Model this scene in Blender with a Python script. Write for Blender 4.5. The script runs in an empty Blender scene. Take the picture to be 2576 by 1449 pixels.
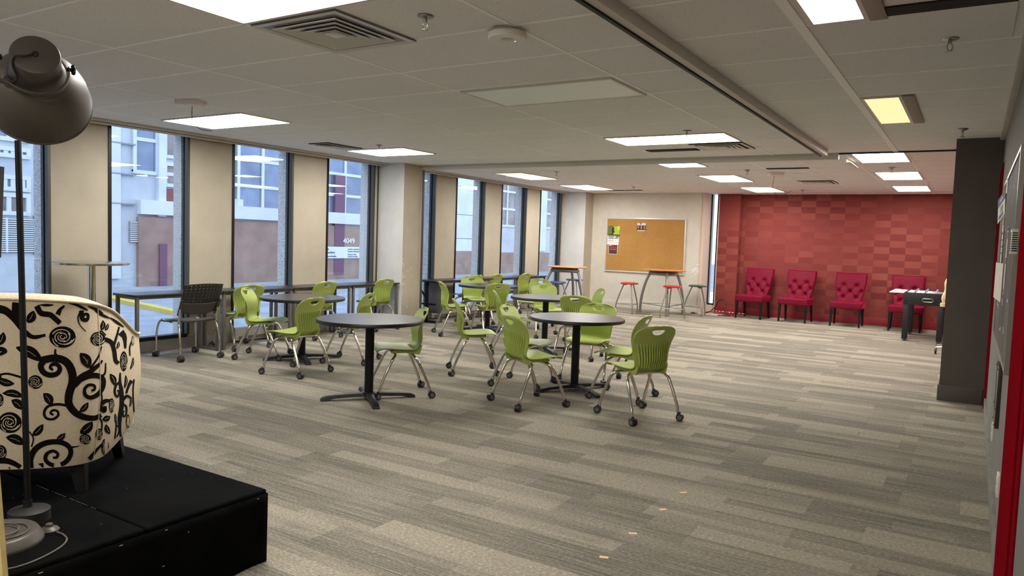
import bpy, bmesh, math, random
from mathutils import Vector, Matrix, Quaternion
from mathutils.bvhtree import BVHTree
random.seed(7)
PI = math.pi
SC = bpy.context.scene
COL = SC.collection

# ------------------------------------------------------------------ camera
W, H, FPX = 2576, 1449, 1863.97
CAMH = 1.55
yaw, pit, rol = 0.5557825, -0.06545904, -0.03402684
_cy, _sy = math.cos(yaw), math.sin(yaw)
_fw = Vector((-_sy*math.cos(pit), _cy*math.cos(pit), math.sin(pit)))
_rt = Vector((_cy, _sy, 0)); _dn = _fw.cross(_rt)
RT = math.cos(rol)*_rt + math.sin(rol)*_dn
DN = -math.sin(rol)*_rt + math.cos(rol)*_dn
FW = _fw
cam_data = bpy.data.cameras.new('camera'); cam = bpy.data.objects.new('camera', cam_data); COL.objects.link(cam)
cam.matrix_world = Matrix(((RT.x, -DN.x, -FW.x, 0), (RT.y, -DN.y, -FW.y, 0), (RT.z, -DN.z, -FW.z, CAMH), (0, 0, 0, 1)))
cam_data.sensor_fit = 'HORIZONTAL'; cam_data.sensor_width = 36.0
cam_data.lens = FPX/W*36.0; cam_data.clip_start = 0.02; cam_data.clip_end = 300
SC.camera = cam
CAM = Vector((0, 0, CAMH))

def ray(u, v):
    return RT*((u-W/2)/FPX) + DN*((v-H/2)/FPX) + FW
def on_x(u, v, x):                       # a photo point on the plane at this x
    d = ray(u, v); return CAM + d*(x/d.x)
def on_y(u, v, y):
    d = ray(u, v); return CAM + d*(y/d.y)
def on_z(u, v, z):
    d = ray(u, v); return CAM + d*((z-CAMH)/d.z)
def at_d(u, v, d):
    return CAM + ray(u, v)*d

SC.view_settings.view_transform = 'Standard'
SC.view_settings.look = 'None'
SC.view_settings.exposure = 1.27
SC.view_settings.gamma = 1.0
SC.view_settings.use_curve_mapping = False

# ------------------------------------------------------------------ materials
def lin(c):
    return tuple(((x/255)/12.92 if x/255 <= 0.04045 else ((x/255+0.055)/1.055)**2.4) for x in c)
def rgba(c): return (*lin(c), 1.0)
class NT:
    def __init__(s, name):
        s.m = bpy.data.materials.new(name); s.m.use_nodes = True
        s.t = s.m.node_tree; s.n = s.t.nodes; s.l = s.t.links
        s.b = s.n['Principled BSDF']; s.out = s.n['Material Output']
    def add(s, t, **k):
        n = s.n.new(t)
        for a, v in k.items(): setattr(n, a, v)
        return n
    def link(s, a, b): s.l.new(a, b)
    def coord(s, kind='Object', scale=(1, 1, 1), loc=(0, 0, 0), rot=(0, 0, 0)):
        tc = s.add('ShaderNodeTexCoord'); mp = s.add('ShaderNodeMapping')
        mp.inputs['Scale'].default_value = scale; mp.inputs['Location'].default_value = loc; mp.inputs['Rotation'].default_value = rot
        s.link(tc.outputs[kind], mp.inputs[0]); return mp.outputs[0]
    def noise(s, vec, scale, detail=2, rough=0.5):
        n = s.add('ShaderNodeTexNoise'); n.inputs['Scale'].default_value = scale; n.inputs['Detail'].default_value = detail
        n.inputs['Roughness'].default_value = rough
        if vec is not None: s.link(vec, n.inputs['Vector'])
        return n.outputs[0]
    def ramp(s, f, stops, interp='LINEAR'):
        r = s.add('ShaderNodeValToRGB'); r.color_ramp.interpolation = interp
        e = r.color_ramp.elements
        while len(e) < len(stops): e.new(0.5)
        for el, (p, c) in zip(e, stops): el.position = p; el.color = c
        s.link(f, r.inputs[0]); return r.outputs[0]
    def mix(s, fac, a, b, mode='MIX'):
        n = s.add('ShaderNodeMix', data_type='RGBA', blend_type=mode)
        for sock, v in ((n.inputs[0], fac), (n.inputs[6], a), (n.inputs[7], b)):
            if hasattr(v, 'is_linked') or hasattr(v, 'links'): s.link(v, sock)
            else: sock.default_value = v
        return n.outputs[2]
    def math(s, op, a, b=0.0, c=0.0):
        n = s.add('ShaderNodeMath', operation=op)
        for sock, v in zip(n.inputs, (a, b, c)):
            if hasattr(v, 'links'): s.link(v, sock)
            else: sock.default_value = v
        return n.outputs[0]
    def bump(s, h, strength=0.2, dist=0.01):
        b = s.add('ShaderNodeBump'); b.inputs['Strength'].default_value = strength; b.inputs['Distance'].default_value = dist
        s.link(h, b.inputs['Height']); s.link(b.outputs[0], s.b.inputs['Normal'])
def mat(name, col, rough=0.6, metal=0.0, spec=0.5, var=0.0, vscale=30, bump=0.0, bscale=200, coat=0.0, sheen=0.0):
    t = NT(name); b = t.b
    b.inputs['Base Color'].default_value = rgba(col); b.inputs['Roughness'].default_value = rough
    b.inputs['Metallic'].default_value = metal; b.inputs['Specular IOR Level'].default_value = spec
    b.inputs['Coat Weight'].default_value = coat
    if sheen: b.inputs['Sheen Weight'].default_value = sheen
    if var:
        v = t.noise(t.coord(), vscale, 4)
        c2 = tuple(max(0, x*(1-var)) for x in col); c3 = tuple(min(255, x*(1+var)) for x in col)
        t.link(t.ramp(v, [(0.3, rgba(c2)), (0.7, rgba(c3))]), b.inputs['Base Color'])
    if bump:
        t.bump(t.noise(t.coord(), bscale, 2), bump, 0.004)
    return t.m
def emis(name, col, strength):
    t = NT(name); t.b.inputs['Base Color'].default_value = rgba(col)
    t.b.inputs['Emission Color'].default_value = rgba(col); t.b.inputs['Emission Strength'].default_value = strength
    t.b.inputs['Roughness'].default_value = 0.5
    return t.m

# ------------------------------------------------------------------ mesh builder
def crom(pts, k=6, closed=False):
    P = [Vector(p) for p in pts]; n = len(P); out = []
    seg = n if closed else n-1
    for i in range(seg):
        p1, p2 = P[i], P[(i+1) % n]
        p0 = P[i-1] if (closed or i > 0) else p1*2-p2
        p3 = P[(i+2) % n] if (closed or i+2 < n) else p2*2-p1
        for j in range(k):
            t = j/k
            out.append(0.5*((2*p1)+(p2-p0)*t+(2*p0-5*p1+4*p2-p3)*t*t+(3*p1-p0-3*p2+p3)*t**3))
    if not closed: out.append(P[-1].copy())
    return out
class MB:
    def __init__(s): s.bm = bmesh.new()
    def _new(s, fn, m=0, M=None):
        t = bmesh.new(); fn(t)
        for f in t.faces: f.material_index = m
        if M is not None: bmesh.ops.transform(t, matrix=M, verts=t.verts)
        me = bpy.data.meshes.new('tmp'); t.to_mesh(me); t.free()
        s.bm.from_mesh(me); bpy.data.meshes.remove(me); return s
    def box(s, a, b, m=0, bev=0.0, M=None, seg=2):
        a, b = Vector(a), Vector(b)
        def fn(t):
            bmesh.ops.create_cube(t, size=1)
            for v in t.verts:
                v.co = Vector(((a.x+b.x)/2+v.co.x*(b.x-a.x), (a.y+b.y)/2+v.co.y*(b.y-a.y), (a.z+b.z)/2+v.co.z*(b.z-a.z)))
            if bev: bmesh.ops.bevel(t, geom=list(t.edges), offset=bev, segments=seg, affect='EDGES', profile=0.6, clamp_overlap=True)
            bmesh.ops.recalc_face_normals(t, faces=t.faces)
        return s._new(fn, m, M)
    def bar(s, p, q, w, d, m=0, bev=0.0, up=(0, 0, 1)):      # box of section w x d from p to q
        p, q = Vector(p), Vector(q); z = (q-p); L = z.length; z.normalize()
        u = Vector(up)
        if abs(z.dot(u)) > 0.99: u = Vector((0, 1, 0))
        x = u.cross(z).normalized(); y = z.cross(x)
        M = Matrix(((x.x, y.x, z.x, p.x), (x.y, y.y, z.y, p.y), (x.z, y.z, z.z, p.z), (0, 0, 0, 1)))
        return s.box((-w/2, -d/2, 0), (w/2, d/2, L), m, bev, M)
    def tube(s, pts, r, n=10, m=0, closed=False, cap=True, flat=1.0):
        P = [Vector(p) for p in pts]; N = len(P); R = r if isinstance(r, (list, tuple)) else [r]*N
        def fn(t):
            rings = []; prev = None
            for i in range(N):
                a = P[i-1] if (i > 0 or closed) else P[i]; b = P[(i+1) % N] if (i < N-1 or closed) else P[i]
                d = (b-a)
                d = d.normalized() if d.length > 1e-9 else Vector((0, 0, 1))
                if prev is None:
                    up = Vector((0, 0, 1)) if abs(d.z) < 0.9 else Vector((1, 0, 0))
                    x = up.cross(d).normalized()
                else:
                    x = (prev - d*prev.dot(d)).normalized()
                prev = x; y = d.cross(x)
                rings.append([t.verts.new(P[i]+(x*math.cos(2*PI*k/n)+y*math.sin(2*PI*k/n)*flat)*R[i]) for k in range(n)])
            for i in range(N if closed else N-1):
                A, B = rings[i], rings[(i+1) % N]
                for k in range(n): t.faces.new((A[k], A[(k+1) % n], B[(k+1) % n], B[k]))
            if cap and not closed:
                t.faces.new(rings[0][::-1]); t.faces.new(rings[-1])
            bmesh.ops.recalc_face_normals(t, faces=t.faces)
        return s._new(fn, m)
    def lathe(s, prof, n=24, m=0, M=None, cap=False):            # prof: (r, z) pairs about local Z
        def fn(t):
            rings = []
            for r, z in prof:
                rings.append([t.verts.new((r*math.cos(2*PI*k/n), r*math.sin(2*PI*k/n), z)) for k in range(n)] if r > 1e-6 else [t.verts.new((0, 0, z))])
            for A, B in zip(rings, rings[1:]):
                for k in range(n):
                    k2 = (k+1) % n
                    if len(A) == 1 and len(B) == 1: continue
                    if len(A) == 1: t.faces.new((A[0], B[k], B[k2]))
                    elif len(B) == 1: t.faces.new((A[k], A[k2], B[0]))
                    else: t.faces.new((A[k], A[k2], B[k2], B[k]))
            if cap:
                for Rg in (rings[0], rings[-1]):
                    if len(Rg) > 1: t.faces.new(Rg)
            bmesh.ops.recalc_face_normals(t, faces=t.faces)
        return s._new(fn, m, M)
    def cyl(s, p, q, r, n=16, m=0, r2=None):
        p, q = Vector(p), Vector(q); d = q-p
        M = Matrix.Translation(p) @ d.to_track_quat('Z', 'Y').to_matrix().to_4x4()
        return s.lathe([(0, 0), (r, 0), (r if r2 is None else r2, d.length), (0, d.length)], n, m, M)
    def sphere(s, c, r, m=0, sc=(1, 1, 1), n=12):
        M = Matrix.Translation(Vector(c)) @ Matrix.Diagonal((sc[0], sc[1], sc[2], 1))
        return s._new(lambda t: bmesh.ops.create_uvsphere(t, u_segments=n, v_segments=max(6, n//2), radius=r), m, M)
    def prism(s, poly, z0, z1, m=0, M=None, bev=0.0):
        def fn(t):
            A = [t.verts.new((x, y, z0)) for x, y in poly]; B = [t.verts.new((x, y, z1)) for x, y in poly]
            n = len(poly); t.faces.new(A[::-1]); t.faces.new(B)
            for i in range(n): t.faces.new((A[i], A[(i+1) % n], B[(i+1) % n], B[i]))
            bmesh.ops.recalc_face_normals(t, faces=t.faces)
            if bev:
                es = [e for e in t.edges if abs(e.verts[0].co.z-e.verts[1].co.z) < 1e-6]
                bmesh.ops.bevel(t, geom=es, offset=bev, segments=2, affect='EDGES', profile=0.6)
        return s._new(fn, m, M)
    def grid(s, f, nu, nv, m=0, closed=False, flip=False, keep=None):
        def fn(t):
            V = [[t.verts.new(f(i/nu, j/nv)) for j in range(nv+1)] for i in range(nu if closed else nu+1)]
            N = len(V)
            for i in range(nu):
                for j in range(nv):
                    if keep and not keep((i+0.5)/nu, (j+0.5)/nv): continue
                    q = (V[i][j], V[(i+1) % N][j], V[(i+1) % N][j+1], V[i][j+1])
                    t.faces.new(q[::-1] if flip else q)
            bmesh.ops.delete(t, geom=[v for v in t.verts if not v.link_faces], context='VERTS')
        return s._new(fn, m)
    def poly(s, pts, m=0):
        def fn(t): t.faces.new([t.verts.new(p) for p in pts])
        return s._new(fn, m)
    def build(s, name, mats, parent=None, smooth=True, angle=38, mods=None):
        me = bpy.data.meshes.new(name); s.bm.to_mesh(me); s.bm.free()
        for mt in (mats if isinstance(mats, (list, tuple)) else [mats]): me.materials.append(mt)
        if smooth:
            me.polygons.foreach_set('use_smooth', [True]*len(me.polygons)); me.set_sharp_from_angle(angle=math.radians(angle))
        o = bpy.data.objects.new(name, me); COL.objects.link(o)
        if parent is not None: o.parent = parent
        return o
def thing(name, label, cat, loc=(0, 0, 0), rz=0.0, group=None):
    o = bpy.data.objects.new(name, None); COL.objects.link(o); o.empty_display_size = 0.1
    o.location = loc; o.rotation_euler = (0, 0, rz); o['label'] = label; o['category'] = cat
    if group: o['group'] = group
    return o
def tag(o, label, cat, group=None):
    o['label'] = label; o['category'] = cat
    if group: o['group'] = group
    return o
def struct(o, label=None):
    o['kind'] = 'structure'
    if label: o['label'] = label
    return o
def children(o): return [c for c in bpy.data.objects if c.parent == o]
def tree(o): return (o, [tree(c) for c in children(o)])
def copy_tree(t, parent=None):
    o, ch = t
    c = o.copy(); COL.objects.link(c)
    if parent is not None: c.parent = parent
    for k in ch: copy_tree(k, c)
    return c
# ------------------------------------------------------------------ setting: materials
CZ = 2.745; XL = -8.66; XR = 0.19; YB = -3.0; YF = 17.25
def carpet_mat():
    t = NT('carpet tile'); b = t.b
    def brick(w, h, off, freq, mort, seed):
        n = t.add('ShaderNodeTexBrick'); n.offset = off; n.offset_frequency = freq; n.squash = 1
        n.inputs['Color1'].default_value = (0, 0, 0, 1); n.inputs['Color2'].default_value = (1, 1, 1, 1); n.inputs['Mortar'].default_value = (0.5, 0.5, 0.5, 1)
        n.inputs['Scale'].default_value = 1.0; n.inputs['Mortar Size'].default_value = mort; n.inputs['Brick Width'].default_value = w; n.inputs['Row Height'].default_value = h
        n.inputs['Bias'].default_value = 0.0
        t.link(t.coord('Object', loc=(seed, seed*0.7, 0)), n.inputs['Vector']); return n.outputs['Color']
    A = brick(1.15, 0.155, 0.37, 3, 0.0, 0.3); B = brick(0.78, 0.29, 0.43, 2, 0.0, 5.1)
    band = t.mix(0.42, A, B)
    wide = t.noise(t.coord('Object', scale=(0.5, 5.0, 1)), 1.0, 3, 0.6)       # broad tone drift along the bands
    band2 = t.math('MULTIPLY_ADD', wide, 0.9, t.math('MULTIPLY_ADD', band, 1.0, -0.45))
    sep = t.add('ShaderNodeSeparateXYZ'); t.link(t.coord('Object'), sep.inputs[0])
    lines = t.noise(t.coord('Object', scale=(1.6, 150, 1)), 1.0, 2, 0.6)     # fine light pinstripes
    speck = t.noise(t.coord('Object', scale=(48, 120, 1)), 1.0, 3, 0.75)
    base = t.ramp(band2, [(0.25, rgba((139, 137, 132))), (0.5, rgba((161, 157, 149))), (0.75, rgba((185, 179, 169)))])
    dark = t.ramp(band2, [(0.3, (1, 1, 1, 1)), (0.65, (0.25, 0.25, 0.25, 1))])
    ls = t.ramp(lines, [(0.40, rgba((106, 103, 99))), (0.52, rgba((138, 134, 127))), (0.60, rgba((192, 186, 171)))])
    c1 = t.mix(t.math('MULTIPLY', dark, 0.55), base, ls)
    c2 = t.mix(0.62, c1, t.ramp(speck, [(0.3, rgba((70, 66, 60))), (0.5, rgba((140, 133, 118))), (0.7, rgba((215, 203, 178)))]), 'OVERLAY')
    t.link(c2, b.inputs['Base Color']); b.inputs['Roughness'].default_value = 0.95; b.inputs['Specular IOR Level'].default_value = 0.15
    t.bump(speck, 0.35, 0.004)
    return t.m
def tile_mat():
    t = NT('acoustic ceiling tile'); b = t.b
    sp = t.noise(t.coord('Object'), 85, 3, 0.7)
    big = t.noise(t.coord('Object'), 1.2, 2)
    c = t.ramp(sp, [(0.30, rgba((150, 144, 138))), (0.38, rgba((228, 227, 226))), (0.75, rgba((237, 236, 235)))])
    c = t.mix(0.25, c, t.ramp(big, [(0.3, rgba((224, 223, 221))), (0.7, rgba((236, 235, 233)))]))
    t.link(c, b.inputs['Base Color']); b.inputs['Roughness'].default_value = 0.95; b.inputs['Specular IOR Level'].default_value = 0.1
    t.bump(sp, 0.25, 0.003); return t.m
def red_paper():
    t = NT('red block wallpaper'); b = t.b
    tc = t.add('ShaderNodeTexCoord'); sp = t.add('ShaderNodeSeparateXYZ'); t.link(tc.outputs['Object'], sp.inputs[0])
    cx = t.math('FLOOR', t.math('DIVIDE', t.math('ADD', sp.outputs[0], sp.outputs[1]), 0.297))
    cz = t.math('FLOOR', t.math('DIVIDE', sp.outputs[2], 0.1375))
    cv = t.add('ShaderNodeCombineXYZ'); t.link(cx, cv.inputs[0]); t.link(cz, cv.inputs[1])
    ch = t.math('FLOORED_MODULO', t.math('ADD', cx, cz), 2.0)
    nz = t.add('ShaderNodeTexWhiteNoise', noise_dimensions='2D'); t.link(cv.outputs[0], nz.inputs['Vector'])
    reg = t.noise(t.coord('Object', scale=(0.9, 0.9, 1.1)), 1.0, 1)
    amp = t.ramp(reg, [(0.46, (0.10, 0.10, 0.10, 1)), (0.66, (1, 1, 1, 1))])
    f = t.math('MULTIPLY_ADD', t.math('MULTIPLY', t.math('SUBTRACT', ch, 0.5), amp), 0.36, 0.5)
    f2 = t.math('MULTIPLY_ADD', t.math('SUBTRACT', nz.outputs[0], 0.5), 0.16, f)
    weave = t.noise(t.coord('Object', scale=(300, 300, 900)), 1.0, 2)
    c = t.ramp(f2, [(0.1, rgba((106, 38, 37))), (0.5, rgba((129, 57, 52))), (0.9, rgba((152, 82, 72)))])
    c = t.mix(0.12, c, weave, 'OVERLAY')
    t.link(c, b.inputs['Base Color']); b.inputs['Roughness'].default_value = 0.75; b.inputs['Specular IOR Level'].default_value = 0.25
    return t.m
def granite():
    t = NT('speckled granite'); v = t.noise(t.coord('Object'), 95, 3, 0.75)
    t.link(t.ramp(v, [(0.34, rgba((104, 104, 108))), (0.45, rgba((182, 180, 180))), (0.58, rgba((232, 230, 228)))]), t.b.inputs['Base Color'])
    t.b.inputs['Roughness'].default_value = 0.7; return t.m
def scuff_wall(name, col, spec=.3):
    t = NT(name); v = t.noise(t.coord('Object'), 2.2, 5, 0.65)
    c2 = tuple(x*0.95 for x in col)
    t.link(t.ramp(v, [(0.35, rgba(c2)), (0.65, rgba(col))]), t.b.inputs['Base Color'])
    t.b.inputs['Roughness'].default_value = 0.7; t.b.inputs['Specular IOR Level'].default_value = spec
    t.bump(t.noise(t.coord('Object'), 140, 2), 0.06, 0.003); return t.m
def glass_mat(name='window pane', tint=(0.93, 0.97, 1.0)):
    t = NT(name); t.n.remove(t.b)
    tr = t.add('ShaderNodeBsdfTransparent'); tr.inputs[0].default_value = (*tint, 1)
    gl = t.add('ShaderNodeBsdfGlossy'); gl.inputs['Roughness'].default_value = 0.0
    ge = t.add('ShaderNodeNewGeometry'); dt = t.add('ShaderNodeVectorMath', operation='DOT_PRODUCT'); t.link(ge.outputs['Normal'], dt.inputs[0]); t.link(ge.outputs['Incoming'], dt.inputs[1])
    f2 = t.math('MULTIPLY_ADD', t.math('POWER', t.math('SUBTRACT', 1.0, t.math('ABSOLUTE', dt.outputs['Value'])), 5.0), 0.95, 0.05)
    mx = t.add('ShaderNodeMixShader'); t.link(f2, mx.inputs[0]); t.link(tr.outputs[0], mx.inputs[1]); t.link(gl.outputs[0], mx.inputs[2])
    t.link(mx.outputs[0], t.out.inputs[0]); return t.m
M_CARPET = carpet_mat(); M_TILE = tile_mat(); M_RED = red_paper(); M_GRANITE = granite()
M_BEIGE = scuff_wall('beige wall paint', (181, 171, 152)); M_CREAM = scuff_wall('cream wall paint', (212, 205, 190))
M_WHITE_WALL = scuff_wall('off white wall paint', (214, 210, 202)); M_GREYWALL = scuff_wall('grey wall paint', (140, 137, 131), .05)
M_CHARCOAL = scuff_wall('charcoal wall paint', (94, 88, 82)); M_REDPAINT = mat('red gloss paint', (124, 14, 24), 0.6, spec=.0)
M_REDBASE = mat('red skirting', (140, 28, 38), 0.5)
M_FRAME = mat('dark bronze aluminium', (38, 36, 34), 0.4, 0.6); M_FRAME2 = mat('grey aluminium', (74, 73, 71), 0.45, 0.3)
M_GLASS = glass_mat(); M_GRID = mat('white ceiling grid', (250, 249, 247), 0.5); M_TRACK = mat('grey steel track', (196, 191, 183), 0.45)
M_DARK = mat('dark void', (22, 21, 20), 0.9); M_BLACKTRACK = mat('black rubber seal', (24, 24, 24), 0.6)
M_WHITEP = mat('white plastic', (226, 222, 212), 0.4); M_SOFFIT = mat('pale blind box', (190, 184, 174), 0.5)
M_CHROME = mat('chrome', (214, 208, 198), 0.12, 1.0); M_STEEL = mat('brushed steel', (170, 166, 160), 0.3, 1.0)

# ------------------------------------------------------------------ floor, ceiling
m = MB(); m.box((XL-0.25, YB, -0.12), (XR+0.6, YF+0.3, 0.0)); struct(m.build('floor', M_CARPET, smooth=False))
m = MB(); m.box((XL-0.25, YB, CZ+0.006), (XR+0.6, YF+0.3, CZ+0.16)); struct(m.build('ceiling', M_TILE, smooth=False))
# suspended grid: long bays across X in the near part, square rhythm beyond the folding-wall track
m = MB(); gw = 0.0105
ny = [2.89-0.695*k for k in range(1, 9)] + [2.89, 3.59, 4.26, 4.955, 5.65, 6.36, 7.07, 7.78, 8.49, 9.19, 9.88]
for y in ny: m.box((-8.42, y-gw, CZ+0.0025), (XR, y+gw*0.7, CZ+0.008))
for x in (-7.80, -6.42, -5.02, -3.685, -2.285): m.box((x-gw, YB, CZ+0.002), (x+gw, 9.95, CZ+0.008))
m.box((-0.90, YB, CZ-0.001), (-0.845, 9.94, CZ+0.008))
for k in range(12):
    x = -0.77-0.668*k
    m.box((x-gw, 10.0, CZ+0.002), (x+gw, YF, CZ+0.008))
for k in range(6):
    y = 11.07+1.325*k
    m.box((-5.5, y-gw, CZ+0.0025), (0.0, y+gw, CZ+0.008)); m.box((-8.42, y+0.28-gw, CZ+0.0025), (-5.5, y+0.28+gw, CZ+0.008))
for k in range(5):
    y = 11.73+1.325*k
    m.box((-4.1, y-gw*0.6, CZ+0.003), (0.0, y+gw*0.6, CZ+0.008))
struct(m.build('trim_1', M_GRID, smooth=False), 'ceiling grid')
# folding wall tracks
m = MB(); m.box((-1.63, YB, CZ-0.065), (-1.575, 9.62, CZ+0.01), 0, 0.004); m.box((-1.655, YB, CZ-0.075), (-1.632, 9.60, CZ+0.01), 1)
struct(m.build('trim_2', [M_TRACK, M_BLACKTRACK]), 'overhead wall track')
m = MB(); m.box((-8.1, 9.94, CZ-0.07), (-1.50, 10.01, CZ+0.01), 0, 0.004); m.box((-1.50, 9.945, CZ-0.012), (-0.1, 9.975, CZ+0.01), 1)
struct(m.build('trim_3', [M_TRACK, M_BLACKTRACK]), 'overhead wall track')
# blind box / soffit profile along the window wall
m = MB()
for y0, y1 in ((YB, 9.50), (10.03, 16.2)):
    m.box((-8.47, y0, CZ-0.022), (-8.41, y1, CZ+0.008), 0, 0.004); m.box((XL, y0, CZ-0.012), (-8.46, y1, CZ+0.007), 1)
    m.tube([(-8.52, y0+0.02, CZ-0.03), (-8.52, y1-0.02, CZ-0.03)], 0.018, 10, 0)
struct(m.build('trim_4', [M_SOFFIT, M_GREYWALL]), 'window blind box')

# ------------------------------------------------------------------ window wall
SILL = 0.17
wins = [(-1.98, -0.94), (-0.25, 0.79), (1.47, 2.51), (3.19, 4.245), (4.90, 5.945), (6.61, 7.665), (8.35, 9.42), (10.05, 11.10), (11.755, 12.755), (13.40, 14.432), (15.055, 16.10)]

m = MB()
edges = [YB] + [e for w in wins for e in w] + [16.2]
for i in range(0, len(edges), 2):
    y0, y1 = edges[i], edges[i+1]
    if y1-y0 > 0.01: m.box((XL-0.105, y0, 0.0), (XL, y1, CZ), 0)
for y0, y1 in wins: m.box((XL-0.105, y0, 0.0), (XL-0.002, y1, SILL-0.03), 1)
m.box((XL-0.15, YB-0.2, CZ-0.01), (XL, 16.8, CZ+0.16), 0)
struct(m.build('wall_left', [M_BEIGE, M_GREYWALL], smooth=False))
m = MB(); m.box((XL-0.01, YB, 0), (XL+0.012, 9.52, 0.145), 0, 0.004); m.box((XL-0.01, 10.03, 0), (XL+0.012, 16.2, 0.145), 0, 0.004)
struct(m.build('baseboard_left', mat('warm grey skirting', (152, 148, 142), 0.6)))
m = MB()                                   # stone facing seen through the glass
for i in range(0, len(edges), 2):
    y0, y1 = edges[i], edges[i+1]
    if y1-y0 > 0.01: m.box((XL-0.27, y0-0.03, -0.4), (XL-0.112, y1+0.0, 3.6), 0)
struct(m.build('wall_outside', M_GRANITE, smooth=False), 'granite facing outside the windows')
GX = XL-0.085
for i, (y0, y1) in enumerate(wins):
    m = MB(); d0, d1 = XL-0.11, XL+0.012
    m.box((d0, y0, SILL-0.035), (d1, y0+0.036, CZ)); m.box((d0, y1-0.014, SILL-0.035), (XL-0.02, y1, CZ))
    m.box((XL-0.045, y1-0.020, SILL), (d1+0.004, y1+0.012, CZ), 1)
    m.box((d0, y0+0.036, SILL-0.035), (d1, y1-0.02, SILL+0.012))
    m.box((GX-0.012, y1-0.026, SILL), (GX+0.012, y1-0.014, CZ), 1)
    fr = m.build('window_%d' % (i+1), [M_FRAME, M_FRAME2], smooth=False); struct(fr)
    g = MB(); g.box((GX-0.003, y0+0.034, SILL+0.01), (GX+0.003, y1-0.016, CZ)); gl = g.build('window_glass', M_GLASS, fr, smooth=False)
m = MB()                                   # pipes beside the first column
m.box((XL, 9.435, 0), (XL+0.035, 9.47, CZ), 0, 0.004); m.box((XL, 9.485, 0), (XL+0.03, 9.512, CZ), 1, 0.004)
struct(m.build('trim_5', [M_BEIGE, M_FRAME2]), 'vertical metal channel')

# columns on the window side
m = MB(); m.box((XL-0.14, 9.52, 0), (-8.085, 9.97, CZ+0.01), 0)
struct(m.build('wall_left_column', M_WHITE_WALL, smooth=False))
m = MB(); m.box((-8.086, 9.521, 0.0), (-8.080, 9.97, CZ), 0); m.box((XL-.1, 9.97, 0), (-8.065, 10.03, CZ), 0); m.box((-8.11, 9.975, 0), (-8.055, 10.025, CZ), 1)
for k in range(46):                        # chipped paint along the corner and low on the face
    if k < 30: y, z = 9.522+abs(random.gauss(0, 0.012)), random.uniform(0.15, 1.25)
    else: y, z = random.uniform(9.54, 9.80), random.uniform(0.2, 1.0)
    r = random.uniform(0.003, 0.012)
    m.box((-8.0805, y, z), (-8.0795+random.uniform(0, .001), y+r, z+r*random.uniform(1, 4)), 2)
struct(m.build('trim_6', [M_BEIGE, M_FRAME2, M_WHITEP], smooth=False), 'beige painted column face')
m = MB(); m.box((XL-0.14, 16.2, 0), (-8.05, 16.75, CZ+0.01)); struct(m.build('wall_left_pier', M_WHITE_WALL, smooth=False))
m = MB(); m.box((-8.051, 16.201, 0), (-8.044, 16.62, CZ)); m.box((-8.046, 16.2, 0), (-8.03, 16.62, 0.155)); struct(m.build('trim_7', M_BEIGE, smooth=False), 'beige painted pier face')

# notice-board wall, slot window, red wall
m = MB(); m.box((-8.2, 16.62, 0), (-5.30, 16.80, CZ+0.01)); struct(m.build('wall_back_left', M_CREAM, smooth=False))
m = MB(); m.box((-8.05, 16.605, 0), (-5.30, 16.63, 0.16), 0, 0.004); struct(m.build('baseboard_back_left', M_CREAM))
m = MB()
for k in range(60):                        # peeling paint by the corner
    x = -5.32-abs(random.gauss(0, 0.16)); z = 0.98+random.gauss(0, 0.05); r = random.uniform(0.006, 0.028)
    m.box((x, 16.6190-random.uniform(0, .003), z), (x+r*2.2, 16.621, z+r), 0)
struct(m.build('trim_8', M_WHITEP, smooth=False), 'peeling paint')
m = MB(); m.box((-5.30, 16.60, 0), (-5.235, 17.30, CZ+0.01)); struct(m.build('trim_9', mat('pink beige paint', (206, 184, 164), 0.7), smooth=False), 'window reveal')
m = MB(); m.box((-5.235, 17.02, 0.0), (-5.03, 17.3, 0.19), 0); m.box((-5.235, 17.05, 0.19), (-5.205, 17.12, CZ), 1); m.box((-5.075, 17.0, 0.19), (-5.03, 17.12, CZ), 1)
m.box((-5.205, 17.05, 0.19), (-5.07, 17.12, 0.225), 1)
w = m.build('window_12', [mat('pale sill paint', (205, 186, 166), 0.7), M_FRAME], smooth=False); struct(w)
g = MB(); g.box((-5.206, 17.08, 0.22), (-5.074, 17.086, CZ)); g.build('window_glass', M_GLASS, w, smooth=False)
m = MB(); m.box((-5.03, 17.0, 0), (-4.56, 17.3, CZ+0.01)); struct(m.build('wall_back_column', M_RED, smooth=False))
m = MB(); m.box((-5.042, 16.985, 0), (-5.028, 17.02, CZ)); struct(m.build('trim_10', M_CREAM, smooth=False), 'cream corner bead')
m = MB(); m.box((-4.6, YF, 0), (XR+0.6, YF+0.2, CZ+0.01)); struct(m.build('wall_back', M_RED, smooth=False))
m = MB(); m.box((-5.03, 16.985, 0), (-4.545, 17.0, 0.185), 0, 0.003); m.box((-4.56, 16.99, 0), (-4.545, YF, 0.185), 0, 0.003); m.box((-4.56, YF-0.015, 0), (XR, YF, 0.165), 0, 0.003)
struct(m.build('baseboard_back', M_REDBASE))

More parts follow.
